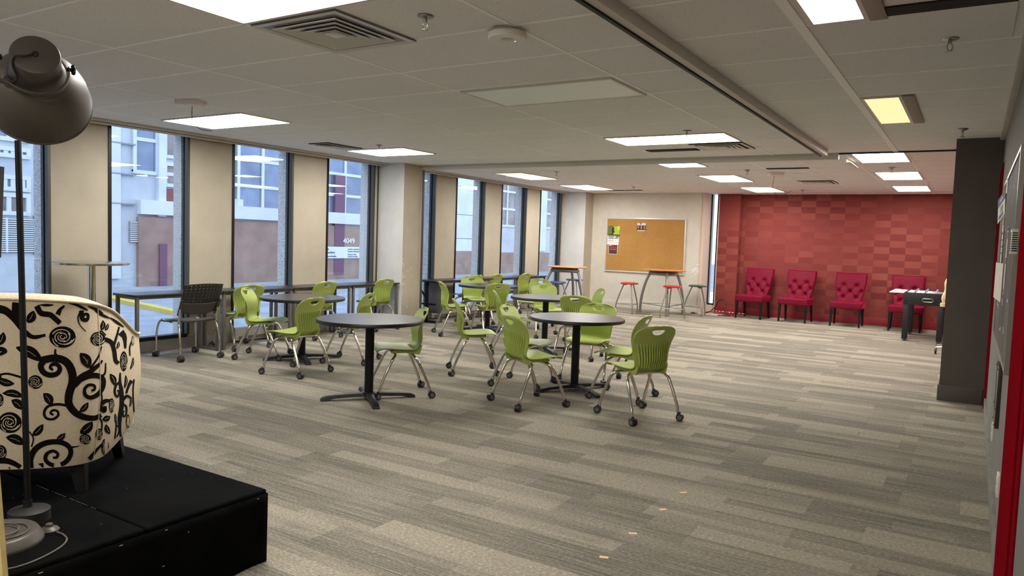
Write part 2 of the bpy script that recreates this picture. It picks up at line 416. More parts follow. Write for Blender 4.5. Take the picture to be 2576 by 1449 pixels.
# right wall, dark pillar, doors
m = MB(); m.box((XR, YB, 0), (XR+0.2, 9.3, CZ+0.01)); struct(m.build('wall_right', M_GREYWALL, smooth=False))
m = MB(); m.box((XR+0.1, 9.3, 0), (XR+0.3, YF+0.2, CZ+0.01)); struct(m.build('wall_right_far', M_RED, smooth=False))
m = MB(); m.box((-0.232, 9.05, 0), (XR+0.01, 9.5, CZ+0.01)); struct(m.build('wall_right_pillar', M_CHARCOAL, smooth=False))
m = MB(); m.box((-0.247, 9.03, 0), (0.158, 9.06, 0.165), 0, 0.003); m.box((-0.246, 9.062, 0), (-0.23, 9.5, 0.165), 0, 0.003); struct(m.build('baseboard_pillar', M_CHARCOAL))
m = MB(); m.box((0.172, 3.95, 0), (XR+0.01, 8.72, 0.13), 0, 0.003); struct(m.build('baseboard_right', mat('scuffed grey skirting', (136, 133, 125), 0.7, spec=.06, var=0.08, vscale=6)))
m = MB(); m.box((0.145, YB, CZ-0.022), (XR+0.01, 9.05, CZ+0.008), 0, 0.008); struct(m.build('trim_11', M_SOFFIT), 'ceiling edge moulding')
def slab(m, pts, mi=0):      # closed solid from four bottom and four top points
    def fn(t):
        V = [t.verts.new(p) for p in pts]
        for q in ((0, 1, 2, 3), (4, 5, 6, 7), (0, 1, 5, 4), (1, 2, 6, 5), (2, 3, 7, 6), (3, 0, 4, 7)): t.faces.new([V[i] for i in q])
        bmesh.ops.recalc_face_normals(t, faces=t.faces)
    m._new(fn, mi); return m
m = MB()
slab(m, [(0.168, 8.94, 0), (0.173, 8.80, 0), (0.22, 8.80, 0), (0.22, 8.94, 0), (0.168, 8.94, 2.36), (0.173, 8.80, 2.42), (0.22, 8.80, 2.42), (0.22, 8.94, 2.36)], 0)
slab(m, [(0.176, 8.80, 0), (0.182, 8.70, 0), (0.22, 8.70, 0), (0.22, 8.80, 0), (0.176, 8.80, 2.42), (0.182, 8.70, 2.46), (0.22, 8.70, 2.46), (0.22, 8.80, 2.42)], 1)
struct(m.build('door_1', [mat('dark red gloss paint', (108, 14, 28), 0.6, spec=.0), M_REDPAINT], smooth=False), 'red door frame beside the pillar')
m = MB(); m.box((0.163, 3.12, 0), (XR+0.01, 3.95, 2.6), 0, 0.003); m.box((0.171, 2.98, 0), (XR+0.01, 3.12, 2.6), 0, 0.003); m.box((0.178, 1.8, 0), (XR+0.02, 2.98, 2.6), 1)
struct(m.build('door_2', [M_REDPAINT, mat('grey door paint', (110, 108, 104), 0.5)]), 'red door frame nearest the camera')
m = MB(); m.box((XL-0.25, YB-0.2, 0), (XR+0.6, YB, CZ+0.16)); struct(m.build('wall_front', M_CREAM, smooth=False))
# ------------------------------------------------------------------ green school chairs
M_GREEN = mat('green moulded plastic', (162, 177, 86), 0.38, spec=0.5, bump=0.05, bscale=500)
M_BLACKP = mat('black plastic', (26, 26, 27), 0.45); M_GREYP = mat('grey plastic', (96, 94, 92), 0.45)
def interp(tab, s):
    for a, b in zip(tab, tab[1:]):
        if s <= b[0]:
            t = (s-a[0])/(b[0]-a[0]) if b[0] > a[0] else 0
            return [x+(y-x)*t for x, y in zip(a[1:], b[1:])]
    return list(tab[-1][1:])
def resample(pts, n):
    P = crom(pts, 10); L = [0]
    for a, b in zip(P, P[1:]): L.append(L[-1]+(b-a).length)
    tot = L[-1]; out = []
    for k in range(n+1):
        d = tot*k/n; i = 0
        while i < len(L)-2 and L[i+1] < d: i += 1
        f = (d-L[i])/max(1e-9, L[i+1]-L[i]); out.append(P[i].lerp(P[i+1], min(1, f)))
    return out, tot
PROF = [(0, .262, .440), (0, .235, .456), (0, .16, .464), (0, .04, .456), (0, -.07, .450), (0, -.13, .458), (0, -.168, .490), (0, -.180, .545), (0, -.176, .61), (0, -.185, .68), (0, -.212, .755), (0, -.258, .848)]
NV = 62
PR, PLEN = resample(PROF, NV)
# half width against height along the profile (by arc fraction)
WID = [(0, .150), (.015, .185), (.04, .207), (.10, .222), (.22, .226), (.34, .222), (.42, .205), (.47, .186), (.52, .178), (.58, .181), (.66, .193), (.76, .213), (.84, .224), (.90, .222), (.945, .203), (.975, .165), (.99, .12), (1.0, .075)]
def shell_pt(u, v, off=0.0):
    k = v*NV; i = min(NV-1, int(k)); p = PR[i].lerp(PR[i+1], k-i)
    t = (PR[min(NV, i+1)]-PR[max(0, i-1)]).normalized(); nrm = Vector((0, -t.z, t.y))
    if nrm.y > 0 and p.z > .5: nrm = -nrm
    w = interp(WID, v)[0]; x = (u-.5)*2
    back = max(0.0, min(1.0, (v-.42)/.2)); seat = 1-back
    dish = 0.040*back*x*x*(1 - 0.35*max(0, (v-.8)/.2)) 
    return Vector((x*w, p.y + dish, p.z + seat*0.012*(x*x)*(1 if v > .08 else v/.08))) + (nrm*off if off else Vector())
def arc_at_z(z):
    best = min(range(NV//2, NV+1), key=lambda i: abs(PR[i].z-z)); return best/NV
VH0, VH1 = arc_at_z(.760), arc_at_z(.812)
def hole_inside(x, v):      # D-shaped grip, flat edge on top
    if v > VH1 or abs(x) > .072: return False
    t = (VH1-v)/(VH1-VH0)
    return t < 1.0 and abs(x) < .072*math.sqrt(max(0, 1-t*t))
def make_shell():
    NU, NW = 40, 124
    def keep(u, v):
        return not hole_inside((u-.5)*2*interp(WID, v)[0], v)
    def f(u, v):
        return shell_pt(u, v)
    m = MB(); m.grid(f, NU, NW, 0, keep=keep)
    bm = m.bm
    bnd = [v for v in bm.verts if any(e.is_boundary for e in v.link_edges) and .745 < v.co.z < .825 and abs(v.co.x) < .10]
    for _ in range(4):                      # relax the grip edge
        nw = {}
        for v in bnd:
            nb = [e.other_vert(v) for e in v.link_edges if e.is_boundary]
            if len(nb) == 2: nw[v] = (v.co*1.0+nb[0].co+nb[1].co)/3
        for v, c in nw.items(): v.co = c
    return m
def make_chair(name='school_chair'):
    r = thing(name, '', 'chair')
    sh = make_shell().build('seat_shell', M_GREEN, r, angle=60)
    md = sh.modifiers.new('thick', 'SOLIDIFY'); md.thickness = 0.009; md.offset = 0
    rb = MB()                                # moulded ribs on the rear of the backrest and the flange below
    v0, v1 = .43, arc_at_z(.685)
    for k in range(13):
        u = .5+(k-6)*.066
        P = []
        for j in range(15):
            v = v0+(v1-v0)*j/14; q = shell_pt(u, v); e = .011*math.sin(PI*min(1, (1-j/14)*1.35+.06)) if j > 4 else .003+.009*j/4
            P.append(q+Vector((0, -e*1.1-.003, 0)))
        rb.tube(P, [.0035+.0035*min(1, (14-j)/5) for j in range(15)], 6, flat=1.6)
    rb.build('back_ribs', M_GREEN, r)
    fl = MB()
    for s in (-1, 1):                         # side gussets under the seat bend
        fl.prism([(-.178, .505), (-.168, .45), (-.15, .412), (-.10, .414), (-.02, .432), (.10, .438), (.10, .455), (-.06, .447), (-.13, .456), (-.172, .50)], s*.160-.006, s*.160+.006, 0, Matrix(((0, 0, 1, 0), (1, 0, 0, 0), (0, 1, 0, 0), (0, 0, 0, 1))))
    fl.box((-.17, -.10, .425), (.17, .12, .447), 0, .006)
    fl.build('under_seat', M_GREEN, r)
    bt = MB(); bt.box((-.035, -.192, .742), (.035, -.186, .747)); 
    for sx in (-1, 1):
        for sy in (-1, 1):
            pts = [(0, .075*sy, .412), (sx*.12, .078*sy, .412), (sx*.188, .088*sy, .404), (sx*.224, .116*sy, .372), (sx*.237, .158*sy, .29), (sx*.246, .202*sy, .19), (sx*.252, .232*sy, .115), (sx*.252, .240*sy, .075)]
            lg = MB(); lg.tube(crom(pts, 5), .014, 10); leg = lg.build('leg', M_CHROME, r)
            cs = MB(); c = Vector((sx*.258, sy*.262, .033)); a = random.uniform(-.7, .7)+(0 if sx*sy > 0 else .5)
            ax = Vector((math.cos(a), math.sin(a), 0))
            for s2 in (-1, 1):
                cs.cyl(c+ax*s2*.006, c+ax*s2*.024, .032, 20, 0); cs.cyl(c+ax*s2*.0235, c+ax*s2*.0255, .021, 18, 1)
            cs.cyl((sx*.252, sy*.240, .04), (sx*.252, sy*.240, .085), .010, 10, 1)
            cs.tube([(sx*.252, sy*.240, .062), (c.x, c.y, .070)], .011, 8, 0); cs.cyl(c-ax*.007, c+ax*.007, .034, 18, 0)
            cs.build('caster', [M_BLACKP, M_GREYP], leg)
    bt.bm.free()
    return r
chair0 = make_chair(); chair_t = tree(chair0); _first = [True]
def place_chair(x, y, rz, label, group):
    if _first[0]: o = chair0; _first[0] = False
    else: o = copy_tree(chair_t)
    o.location = (x, y, 0); o.rotation_euler = (0, 0, rz); o['label'] = label; o['group'] = group
    return o
G1, G2 = 'green chairs around the round tables', 'green chairs at the window counters'
CH = [
 (-2.474, 6.201, 1.053, 'green rolling chair nearest the camera at right, its ribbed back fully in view', G1),
 (-2.923, 6.882, 1.643, 'green chair half hidden behind the rightmost chair, facing the right front round table', G1),
 (-3.506, 5.999, -0.488, 'green chair with ribbed back at the near left side of the right front round table', G1),
 (-4.031, 6.775, -1.408, 'green chair with bright front-lit back just behind the ribbed chair left of right front table', G1),
 (-3.60, 7.52, -3.05, 'green chair facing the camera on the far side of the right front round table', G1),
 (-4.845, 6.998, -0.869, 'green chair standing alone mid-floor between the tables, seen from its side', G1),
 (-4.712, 5.562, 2.448, 'green chair facing left at the right side of the frontmost round table', G1),
 (-6.375, 6.603, 1.962, 'green chair mostly hidden behind the frontmost round table top, legs showing below', G1),
 (-6.263, 5.641, 1.723, 'green chair with ribbed back in front of the left round table', G1),
 (-7.358, 6.091, -0.988, 'green chair facing right at the left side of the left round table', G1),
 (-8.177, 6.397, 1.493, 'green chair tucked at the long counter behind the left round table chair', G2),
 (-8.225, 7.760, 1.567, 'green chair at the long counter seen just above the left round table', G2),
 (-8.278, 9.104, 1.547, 'green chair at the right end of the near counter beside the white column', G2),
 (-7.009, 9.543, -0.692, 'green chair in side view left of the farthest round table, right of the column', G1),
 (-4.434, 8.870, 0.177, 'green chair seen from behind at the near right side of the middle round table', G1),
 (-4.94, 10.14, 2.326, 'pale-lit green chair on the far right side of the middle round table', G1),
 (-5.783, 10.400, -2.291, 'green chair facing the camera, nearer of two behind the middle round table', G1),
 (-6.674, 11.508, 3.120, 'green chair facing the camera, farther of two behind the middle round table', G1),
 (-5.325, 8.570, -0.950, 'green chair seen edge-on at the left of the middle round table', G1),
 (-6.559, 9.971, 1.038, 'green chair with ribbed back in front of the far left round table', G1),
 (-7.64, 11.05, -2.171, 'green chair facing the camera behind the far left round table', G1),
 (-8.30, 11.73, 1.612, 'green chair at the far counter, leftmost of the three there', G2),
 (-8.30, 12.45, 1.503, 'green chair at the far counter, middle one of the three there', G2),
 (-8.25, 13.50, 1.534, 'green chair at the far counter, rightmost of the three, by the last windows', G2),
]
for a in CH: place_chair(*a)

# ------------------------------------------------------------------ grey perforated chair
M_GREYCH = mat('dark grey chair plastic', (72, 68, 64), 0.42); M_GREYCH2 = mat('charcoal chair plastic', (46, 44, 43), 0.45)
r = thing('office_chair', 'grey rolling chair with perforated back at the left end of the counter', 'chair', (-7.975, 5.487, 0), 1.50)
NXB, NYB = 52, 40
def gb(u, v):
    x = (u-.5); w = .232+.018*v
    bend = .05*(2*x)**2
    return Vector((x*2*w, -.215-.165*v+bend-.02*math.sin(PI*v), .565+.335*v+.012*math.sin(PI*u)*v - .025*(1-v)*(1-(2*x)**2)))
def gkeep(u, v):
    i, j = int(u*NXB), int(v*NYB)
    if v < .40: return True
    a, b = (i-4) % 8 in (0,), (j-18) % 5 in (0,)
    rowoff = 4 if ((j-18)//5) % 2 else 0
    return not (i % 5 == 3 and j % 4 == 1 and 2 < i < NXB-2 and j < NYB-1)
m = MB(); m.grid(gb, NXB, NYB, 0, keep=gkeep); bk = m.build('backrest', M_GREYCH2, r, angle=60); md = bk.modifiers.new('thick', 'SOLIDIFY'); md.thickness = .008
m = MB()
def sidearm(u, v): return gb(u, v*.36)+Vector((0, -.010, 0))
m.grid(sidearm, 24, 10, 0)
for s in (0.0, 1.0):
    m.tube([gb(s, k/8*.55)+Vector((0, -.004, -.03+.0*k)) for k in range(9)], [.012+.006*math.sin(PI*k/8) for k in range(9)], 8)
bs = m.build('back_support', M_GREYCH, r, angle=60); md = bs.modifiers.new('thick', 'SOLIDIFY'); md.thickness = .006
def gs(u, v):
    x = (u-.5)*2; e = max(0, v-.9)/.1
    w = .232*(1-.18*max(0, (v-.85)/.15)**2)
    return Vector((x*w, -.20+.46*v, .462+.014*x*x*(1-v*.5)-.010*math.sin(PI*v)+.012*math.sin(PI*v*2)-.03*e*e))
m = MB(); m.grid(gs, 24, 24, 0); st = m.build('seat', M_GREYCH, r, angle=60); md = st.modifiers.new('thick', 'SOLIDIFY'); md.thickness = .018
for sx in (-1, 1):
    m = MB(); m.tube(crom([(sx*.235, -.235, .70), (sx*.238, -.222, .56), (sx*.24, -.20, .45), (sx*.245, -.225, .36), (sx*.25, -.255, .22), (sx*.25, -.262, .075)], 6), .013, 10); lr = m.build('leg', M_CHROME, r)
    m = MB(); m.tube(crom([(sx*.205, .0, .44), (sx*.215, .18, .445), (sx*.235, .235, .42), (sx*.25, .262, .30), (sx*.255, .268, .075)], 6), .013, 10); lf = m.build('leg', M_CHROME, r)
    for lg, y in ((lr, -.275), (lf, .275)):
        c = Vector((sx*.255, y, .034)); a = random.uniform(-.9, .9); ax = Vector((math.cos(a), math.sin(a), 0)); m = MB()
        for s2 in (-1, 1):
            m.cyl(c+ax*s2*.007, c+ax*s2*.03, .034, 20, 0); m.cyl(c+ax*s2*.0295, c+ax*s2*.0315, .022, 16, 1)
        m.cyl((c.x, c.y-.007*(1 if y > 0 else -1), .04), (c.x, c.y-.007*(1 if y > 0 else -1), .085), .011, 10, 1); m.cyl(c-ax*.008, c+ax*.008, .035, 16, 0)
        m.build('caster', [M_BLACKP, M_GREYP], lg)

# ------------------------------------------------------------------ round tables
def table_top_mat():
    t = NT('dark laminate top'); v = t.noise(t.coord('Object', scale=(1.2, 14, 1)), 6, 4, 0.6)
    t.link(t.ramp(v, [(0.3, rgba((50, 45, 42))), (0.7, rgba((64, 58, 53)))]), t.b.inputs['Base Color'])
    t.b.inputs['Roughness'].default_value = 0.33; t.b.inputs['Specular IOR Level'].default_value = 0.55; return t.m
M_TOP = table_top_mat(); M_EDGE = mat('black rubber edge', (16, 16, 17), 0.42); M_IRON = mat('black cast iron', (30, 28, 28), 0.5, 0.2, var=0.2, vscale=25); M_POLE = mat('black powder coat', (8, 8, 9), 0.5, spec=.3)
def make_round(name='round_table'):
    r = thing(name, '', 'table')
    m = MB(); R = .497
    m.lathe([(0, .765), (R-.012, .765)], 72, 0); m.lathe([(R-.012, .765), (R-.004, .764), (R, .758), (R, .735), (R-.006, .729), (R-.02, .728), (0, .728)], 72, 1)
    m.build('tabletop', [M_TOP, M_EDGE], r)
    m = MB(); m.cyl((0, 0, .055), (0, 0, .728), .042, 28); m.cyl((0, 0, .715), (0, 0, .728), .12, 24); m.build('pole', M_POLE, r)
    m = MB()
    for k in range(4):
        a = k*PI/2; d = Vector((math.cos(a), math.sin(a), 0)); n = Vector((-d.y, d.x, 0))
        for w, z0, z1 in ((.036, 0, 0),):
            secs = [(.0, .046, .030, .062), (.12, .040, .030, .060), (.30, .034, .022, .050), (.40, .034, .006, .040), (.435, .034, .0, .026), (.445, .030, .0, .012)]
            def fn(t, secs=secs, d=d, n=n):
                V = []
                for s, hw, zb, zt in secs:
                    p = d*s
                    V.append([t.verts.new(p+n*x+Vector((0, 0, z))) for x, z in ((-hw, zb), (-hw*.75, zt), (hw*.75, zt), (hw, zb))])
                for A, B in zip(V, V[1:]):
                    for i in range(4): t.faces.new((A[i], A[(i+1) % 4], B[(i+1) % 4], B[i]))
                t.faces.new(V[0]); t.faces.new(V[-1]); bmesh.ops.recalc_face_normals(t, faces=t.faces)
            m._new(fn)
    m.cyl((0, 0, .028), (0, 0, .068), .062, 24)
    m.build('base', M_IRON, r)
    return r
rt0 = make_round(); rt_t = tree(rt0)
for i, (x, y, a, s, lb) in enumerate([
  (-4.775, 5.185, math.radians(52), 1.0, 'dark round pedestal table frontmost in the room, with one chair at its right'),
  (-6.91, 6.30, math.radians(58), 1.02, 'dark round pedestal table at left, in front of the long window counter'),
  (-3.475, 6.90, math.radians(60), 1.0, 'dark round pedestal table at front right, ringed by five green chairs'),
  (-5.06, 9.06, math.radians(50), 1.0, 'dark round pedestal table in the middle, behind the right front table'),
  (-6.97, 10.46, math.radians(55), 1.02, 'dark round pedestal table farthest back at left, near the far counter')]):
    o = rt0 if i == 0 else copy_tree(rt_t)
    o.location = (x, y, 0); o.rotation_euler = (0, 0, a); o.scale = (s, s, 1); o['label'] = lb; o['group'] = 'round pedestal tables'

# ------------------------------------------------------------------ window counters
M_CTOP = mat('dark espresso worktop', (44, 40, 40), 0.3, spec=0.5, var=0.06, vscale=8); M_GMETAL = mat('grey painted metal', (112, 108, 102), 0.4, 0.4)
def counter(y0, y1, label, x0=-8.565, x1=-8.10, z=.765, panel=False, group='counter tables under the windows'):
    r = thing('counter_table', label, 'table', (x0, y0, 0), 0, group); L = y1-y0; D = x1-x0
    m = MB(); m.box((0, 0, z-.026), (D, L, z), 0, .003); m.build('tabletop', M_CTOP, r)
    m = MB(); m.box((.03, .03, z-.055), (D-.03, .05, z-.026)); m.box((.03, L-.05, z-.055), (D-.03, L-.03, z-.026)); m.box((D-.05, .03, z-.055), (D-.03, L-.03, z-.026)); m.build('apron', M_GMETAL, r)
    for yy in (.02, L-.055):
        for xx in (.02, D-.055):
            m = MB(); m.box((xx, yy, 0), (xx+.036, yy+.036, z-.026), 0, .003); m.build('leg', M_GMETAL, r)
        m = MB(); m.box((.05, yy+.005, 0.0), (D-.05, yy+.031, .028), 0, .003); m.build('floor_bar', M_GMETAL, r)
    if panel:
        m = MB(); m.box((.06, .012, .16), (D-.02, .03, z-.03), 0, .002); m.build('end_panel', M_STEEL2, r)
    return r
M_STEEL2 = mat('grey laminate panel', (104, 100, 97), 0.42, 0.25)
counter(4.90, 6.055, 'near counter table with dark top, leftmost, beside the patterned chair')
counter(6.065, 7.225, 'near counter table with dark top behind the left round table')
counter(7.235, 8.39, 'near counter table with dark top, third along from the left')
counter(8.40, 9.49, 'near counter table with dark top ending at the white column')
counter(10.66, 11.95, 'far counter table with dark top and grey end panel, nearest the column', panel=True)
counter(11.96, 13.25, 'far counter table with dark top in the middle of the far run')
counter(13.26, 14.50, 'far counter table with dark top at the end by the bar tables')
# black folding table squeezed beside the column
r = thing('folding_table', 'black folding table end with slanted brace just right of the white column', 'table', (-8.36, 10.53, 0))
m = MB(); m.box((-.27, -.075, .735), (.27, .10, .765), 0, .012, seg=3); m.build('tabletop', M_EDGE, r)
m = MB(); m.box((-.02, -.02, .03), (.03, .03, .735), 0, .004); m.build('post', M_POLE, r)
m = MB(); m.bar((-.22, 0, .70), (-.02, 0, .46), .03, .02); m.build('brace', M_POLE, r)
m = MB(); m.box((-.25, -.03, 0), (.25, .03, .035), 0, .008); m.box((-.25, -.015, .32), (.22, .015, .35), 0, .006); m.build('foot_bar', M_POLE, r)

# wall heaters below the counters
M_HEAT = mat('cream enamel', (206, 200, 186), 0.4)
for i, (y0, y1, lb) in enumerate([(6.62, 7.62, 'cream baseboard heater under the near counter'), (11.0, 14.3, 'long cream baseboard heater under the far counter')]):
    r = thing('wall_heater', lb, 'heater', (XL+.012, y0, 0), 0, 'baseboard heaters'); L = y1-y0
    m = MB(); m.box((0, 0, .02), (.07, L, .20), 0, .008); m.build('casing', M_HEAT, r)
    m = MB()
    for k in range(4): m.box((.0705, .06, .035+.012*k), (.073, L-.06, .041+.012*k))
    m.build('grille', M_DARK, r)
for i, (x, y, lb) in enumerate([(-8.42, 5.40, 'pale floor plate by the grey chair under the counter'), (-8.30, 6.94, 'pale floor plate under the counter behind the left round table'), (-8.45, 9.03, 'pale floor plate near the foot of the white column')]):
    m = MB(); m.box((-.05, -.15, 0), (.05, .15, .004), 0, .002); o = m.build('floor_plate', mat('pale blue-grey plate', (190, 198, 204), 0.35, 0.2)); o.location = (x, y, 0); tag(o, lb, 'floor plate', 'floor plates under the counter')

# ------------------------------------------------------------------ high table at the left window
r = thing('high_table', 'round steel-topped standing table by the left window panel', 'table', (-8.13, 4.42, 0))
m = MB(); R = .37; m.lathe([(0, 1.15), (R-.01, 1.15), (R, 1.146), (R, 1.128), (R-.008, 1.124), (0, 1.124)], 64); m.build('tabletop', mat('polished aluminium top', (190, 184, 172), 0.22, 0.9), r)
m = MB(); m.cyl((0, 0, .03), (0, 0, 1.124), .038, 24); m.build('pole', M_CHROME, r)
m = MB(); m.lathe([(0, .045), (.05, .045), (.12, .028), (.28, .012), (.285, 0), (0, 0)], 48); m.build('base', M_STEEL, r)

# ------------------------------------------------------------------ bar tables and stools
def wood_mat():
    t = NT('honey wood veneer'); v = t.noise(t.coord('Object', scale=(2, 22, 8)), 3, 4, .6)
    t.link(t.ramp(v, [(0.3, rgba((176, 112, 62))), (0.7, rgba((206, 144, 88)))]), t.b.inputs['Base Color']); t.b.inputs['Roughness'].default_value = 0.3; return t.m
M_WOOD = wood_mat(); M_SILV = mat('silver powder coat', (150, 147, 142), 0.35, 0.65)
def bar_table(x, y, a0, label, R=.49):
    r = thing('bar_table', label, 'table', (x, y, 0), a0, 'tall round bar tables'); z = 1.0
    m = MB(); m.lathe([(0, z), (R-.02, z), (R, z-.012), (R-.004, z-.018), (R-.04, z-.03), (0, z-.03)], 64); m.build('tabletop', M_WOOD, r)
    ends = []
    for k in range(3):
        a = 2*PI*k/3; d = Vector((math.cos(a), math.sin(a), 0)); m = MB()
        pts = [d*.30+Vector((0, 0, z-.03)), d*.345+Vector((0, 0, z-.10)), d*.44+Vector((0, 0, z-.30)), d*.515+Vector((0, 0, z-.58)), d*.545+Vector((0, 0, .20)), d*.545]
        P = crom(pts, 6); m.tube(P, [.030-.004*abs(i/len(P)-.5) for i in range(len(P))], 12); m.build('leg', M_SILV, r); ends.append(d)
    m = MB()
    for k in range(3):
        a, b = ends[k], ends[(k+1) % 3]
        P = crom([a*.345+Vector((0, 0, z-.095)), (a+b)*.20+Vector((0, 0, z-.09)), b*.345+Vector((0, 0, z-.095))], 8)
        m.tube(P, .042, 10, flat=1.0)
    m.build('apron', M_SILV, r)
    m = MB()
    for k in range(3):
        a, b = ends[k], ends[(k+1) % 3]; m.tube([a*.54+Vector((0, 0, .22)), b*.54+Vector((0, 0, .22))], .010, 8)
    m.build('foot_ring', M_SILV, r)
    return r
bar_table(-5.80, 15.73, math.radians(178), 'tall wood-topped bar table in front of the cork board')
bar_table(-7.62, 14.55, math.radians(-20), 'tall wood-topped bar table by the last window, above the blue stools', R=.45)
def stool(x, y, a0, col, label, seatcol):
    r = thing('bar_stool', label, 'stool', (x, y, 0), a0, 'round bar stools'); z = .685; R = .205
    m = MB(); m.lathe([(0, z), (R*.5, z+.002), (R*.86, z-.004), (R, z-.02), (R*.97, z-.034), (R*.8, z-.04), (0, z-.04)], 40); m.box((.06, -.02, z-.062), (.13, .02, z-.04)); m.build('seat', seatcol, r)
    E = []
    for k in range(3):
        a = 2*PI*k/3; d = Vector((math.cos(a), math.sin(a), 0)); m = MB()
        P = crom([d*.12+Vector((0, 0, z-.035)), d*.155+Vector((0, 0, z-.12)), d*.23+Vector((0, 0, z-.32)), d*.285+Vector((0, 0, .18)), d*.30], 6)
        m.tube(P, .0145, 10); m.build('leg', M_SILV, r); E.append(d)
    m = MB()
    for k in range(3): m.tube([E[k]*.28+Vector((0, 0, .2)), E[(k+1) % 3]*.28+Vector((0, 0, .2))], .007, 8)
    m.build('foot_ring', M_SILV, r)
M_SRED = mat('red vinyl', (182, 34, 38), 0.38); M_SBLUE = mat('navy vinyl', (48, 62, 112), 0.35); M_SGREEN = mat('dark green vinyl', (52, 74, 52), 0.38)
stool(-6.47, 15.36, math.radians(190), 0, 'red-topped stool left of the bar table, below the cork board', M_SRED)
stool(-5.40, 15.15, math.radians(240), 0, 'red-topped stool in front of the bar table by the cork board', M_SRED)
stool(-5.14, 16.05, math.radians(-50), 0, 'dark green topped stool beside the slot window', M_SGREEN)
stool(-7.56, 13.98, math.radians(20), 0, 'navy stool, nearer one under the bar table by the windows', M_SBLUE)
stool(-7.86, 15.40, math.radians(75), 0, 'navy stool, farther one behind the bar table leg by the white pier', M_SBLUE)

# ------------------------------------------------------------------ red velvet chairs
def velvet():
    t = NT('crimson velvet'); b = t.b
    b.inputs['Base Color'].default_value = rgba((112, 0, 36)); b.inputs['Roughness'].default_value = 0.6; b.inputs['Specular IOR Level'].default_value = 0.2
    b.inputs['Sheen Weight'].default_value = .5; b.inputs['Sheen Roughness'].default_value = 0.35; b.inputs['Sheen Tint'].default_value = rgba((255, 40, 110))
    t.bump(t.noise(t.coord('Object'), 14, 3), 0.25, 0.01); return t.m
M_VEL = velvet(); M_LEGB = mat('black lacquered wood', (9, 8, 8), 0.5, spec=.3)
BT = [(-.125, .83), (.125, .83), (-.215, .70), (0, .70), (.215, .70), (-.125, .575), (.125, .575)]
def make_velvet_chair():
    r = thing('velvet_chair', '', 'chair')
    m = MB(); 
    def top(u, v):
        x = (u-.5)*2; y = v
        return Vector((x*(.305-.012*v), .30-.52*v, .505+.012*math.sin(PI*u)**.5*math.sin(PI*min(1, v+.15))**.5 if 0 < u < 1 else .497))
    m.box((-.305, -.24, .37), (.305, .31, .508), 0, .025, seg=3)
    m.build('seat', M_VEL, r, angle=50)
    def front(x, z):      # front surface depth of the tufted back
        y = -.185-.16*(max(0, z-.48)/.6)**1.1
        d = 0
        for bx, bz in BT: d += .038*math.exp(-(((x-bx)/.05)**2+((z-bz)/.05)**2))
        for (i, j) in ((0, 2), (0, 3), (1, 3), (1, 4), (2, 5), (3, 5), (3, 6), (4, 6)):
            a, b = Vector((*BT[i], 0)), Vector((*BT[j], 0)); p = Vector((x, z, 0)); ab = b-a
            t = max(0, min(1, (p-a).dot(ab)/ab.length_squared)); e = (p-(a+ab*t)).length
            d += .012*math.exp(-(e/.018)**2)
        return y + .0 - d + .022*math.cos(x/.3*PI/2)
    def bw(z): return .235+.065*max(0, min(1, (z-.48)/.42))
    m = MB()
    def fr(u, v):
        z = .47+.62*v; x = (u-.5)*2*bw(z); e = min(1, min(u, 1-u)/.06, (1-v)/.05)
        return Vector((x, front(x, z)-.03*(1-math.sqrt(max(0, 1-(1-e)**2))), z-.012*(1-e if v > .9 else 0)))
    def bk(u, v):
        z = .47+.62*v; x = (u-.5)*2*bw(z); return Vector((x, -.26-.17*((z-.48)/.6)-.0, z))
    N = 48
    m.grid(fr, N, N, 0, flip=False); m.grid(bk, 12, 12, 0, flip=True)
    for s in (0, 1): m.grid(lambda u, v, s=s: fr(s, v).lerp(bk(s, v), u), 6, N, 0, flip=bool(s))
    m.grid(lambda u, v: fr(u, 1).lerp(bk(u, 1), v), N, 6, 0); m.grid(lambda u, v: fr(u, 0).lerp(bk(u, 0), v), N, 4, 0)
    bmesh.ops.remove_doubles(m.bm, verts=m.bm.verts, dist=.0008); bmesh.ops.recalc_face_normals(m.bm, faces=m.bm.faces)
    b = m.build('backrest', M_VEL, r, angle=60)
    for bx, bz in BT:
        m = MB(); m.sphere((bx, front(bx, bz)+.008, bz), .014, 0, (1, .6, 1)); m.build('button', M_VEL, b)
    for sx in (-1, 1):
        for sy, y0, y1 in ((1, .27, .285), (-1, -.19, -.27)):
            m = MB()
            def fn(t, sx=sx, y0=y0, y1=y1):
                A = [t.verts.new((sx*.262+dx*.026, y0+dy*.026, .37)) for dx, dy in ((-1, -1), (1, -1), (1, 1), (-1, 1))]
                B = [t.verts.new((sx*.272+dx*.015, y1+dy*.015, 0)) for dx, dy in ((-1, -1), (1, -1), (1, 1), (-1, 1))]
                t.faces.new(A); t.faces.new(B[::-1])
                for i in range(4): t.faces.new((A[i], A[(i+1) % 4], B[(i+1) % 4], B[i]))
                bmesh.ops.recalc_face_normals(t, faces=t.faces)
            m._new(fn); m.build('leg', M_LEGB, r, smooth=False)
    return r
vc0 = make_velvet_chair(); vt = tree(vc0)
for i, (x, y, a, lb) in enumerate([(-4.08, 16.67, PI-.10, 'red velvet button-back chair nearest the red column'), (-3.18, 16.67, PI-.06, 'red velvet button-back chair, second from the red column'),
     (-2.16, 16.62, PI-.0, 'red velvet button-back chair, third from the red column'), (-1.09, 16.62, PI+.02, 'red velvet button-back chair partly behind the football table')]):
    o = vc0 if i == 0 else copy_tree(vt); o.location = (x, y, 0); o.rotation_euler = (0, 0, a); o['label'] = lb; o['group'] = 'red velvet chairs along the red wall'

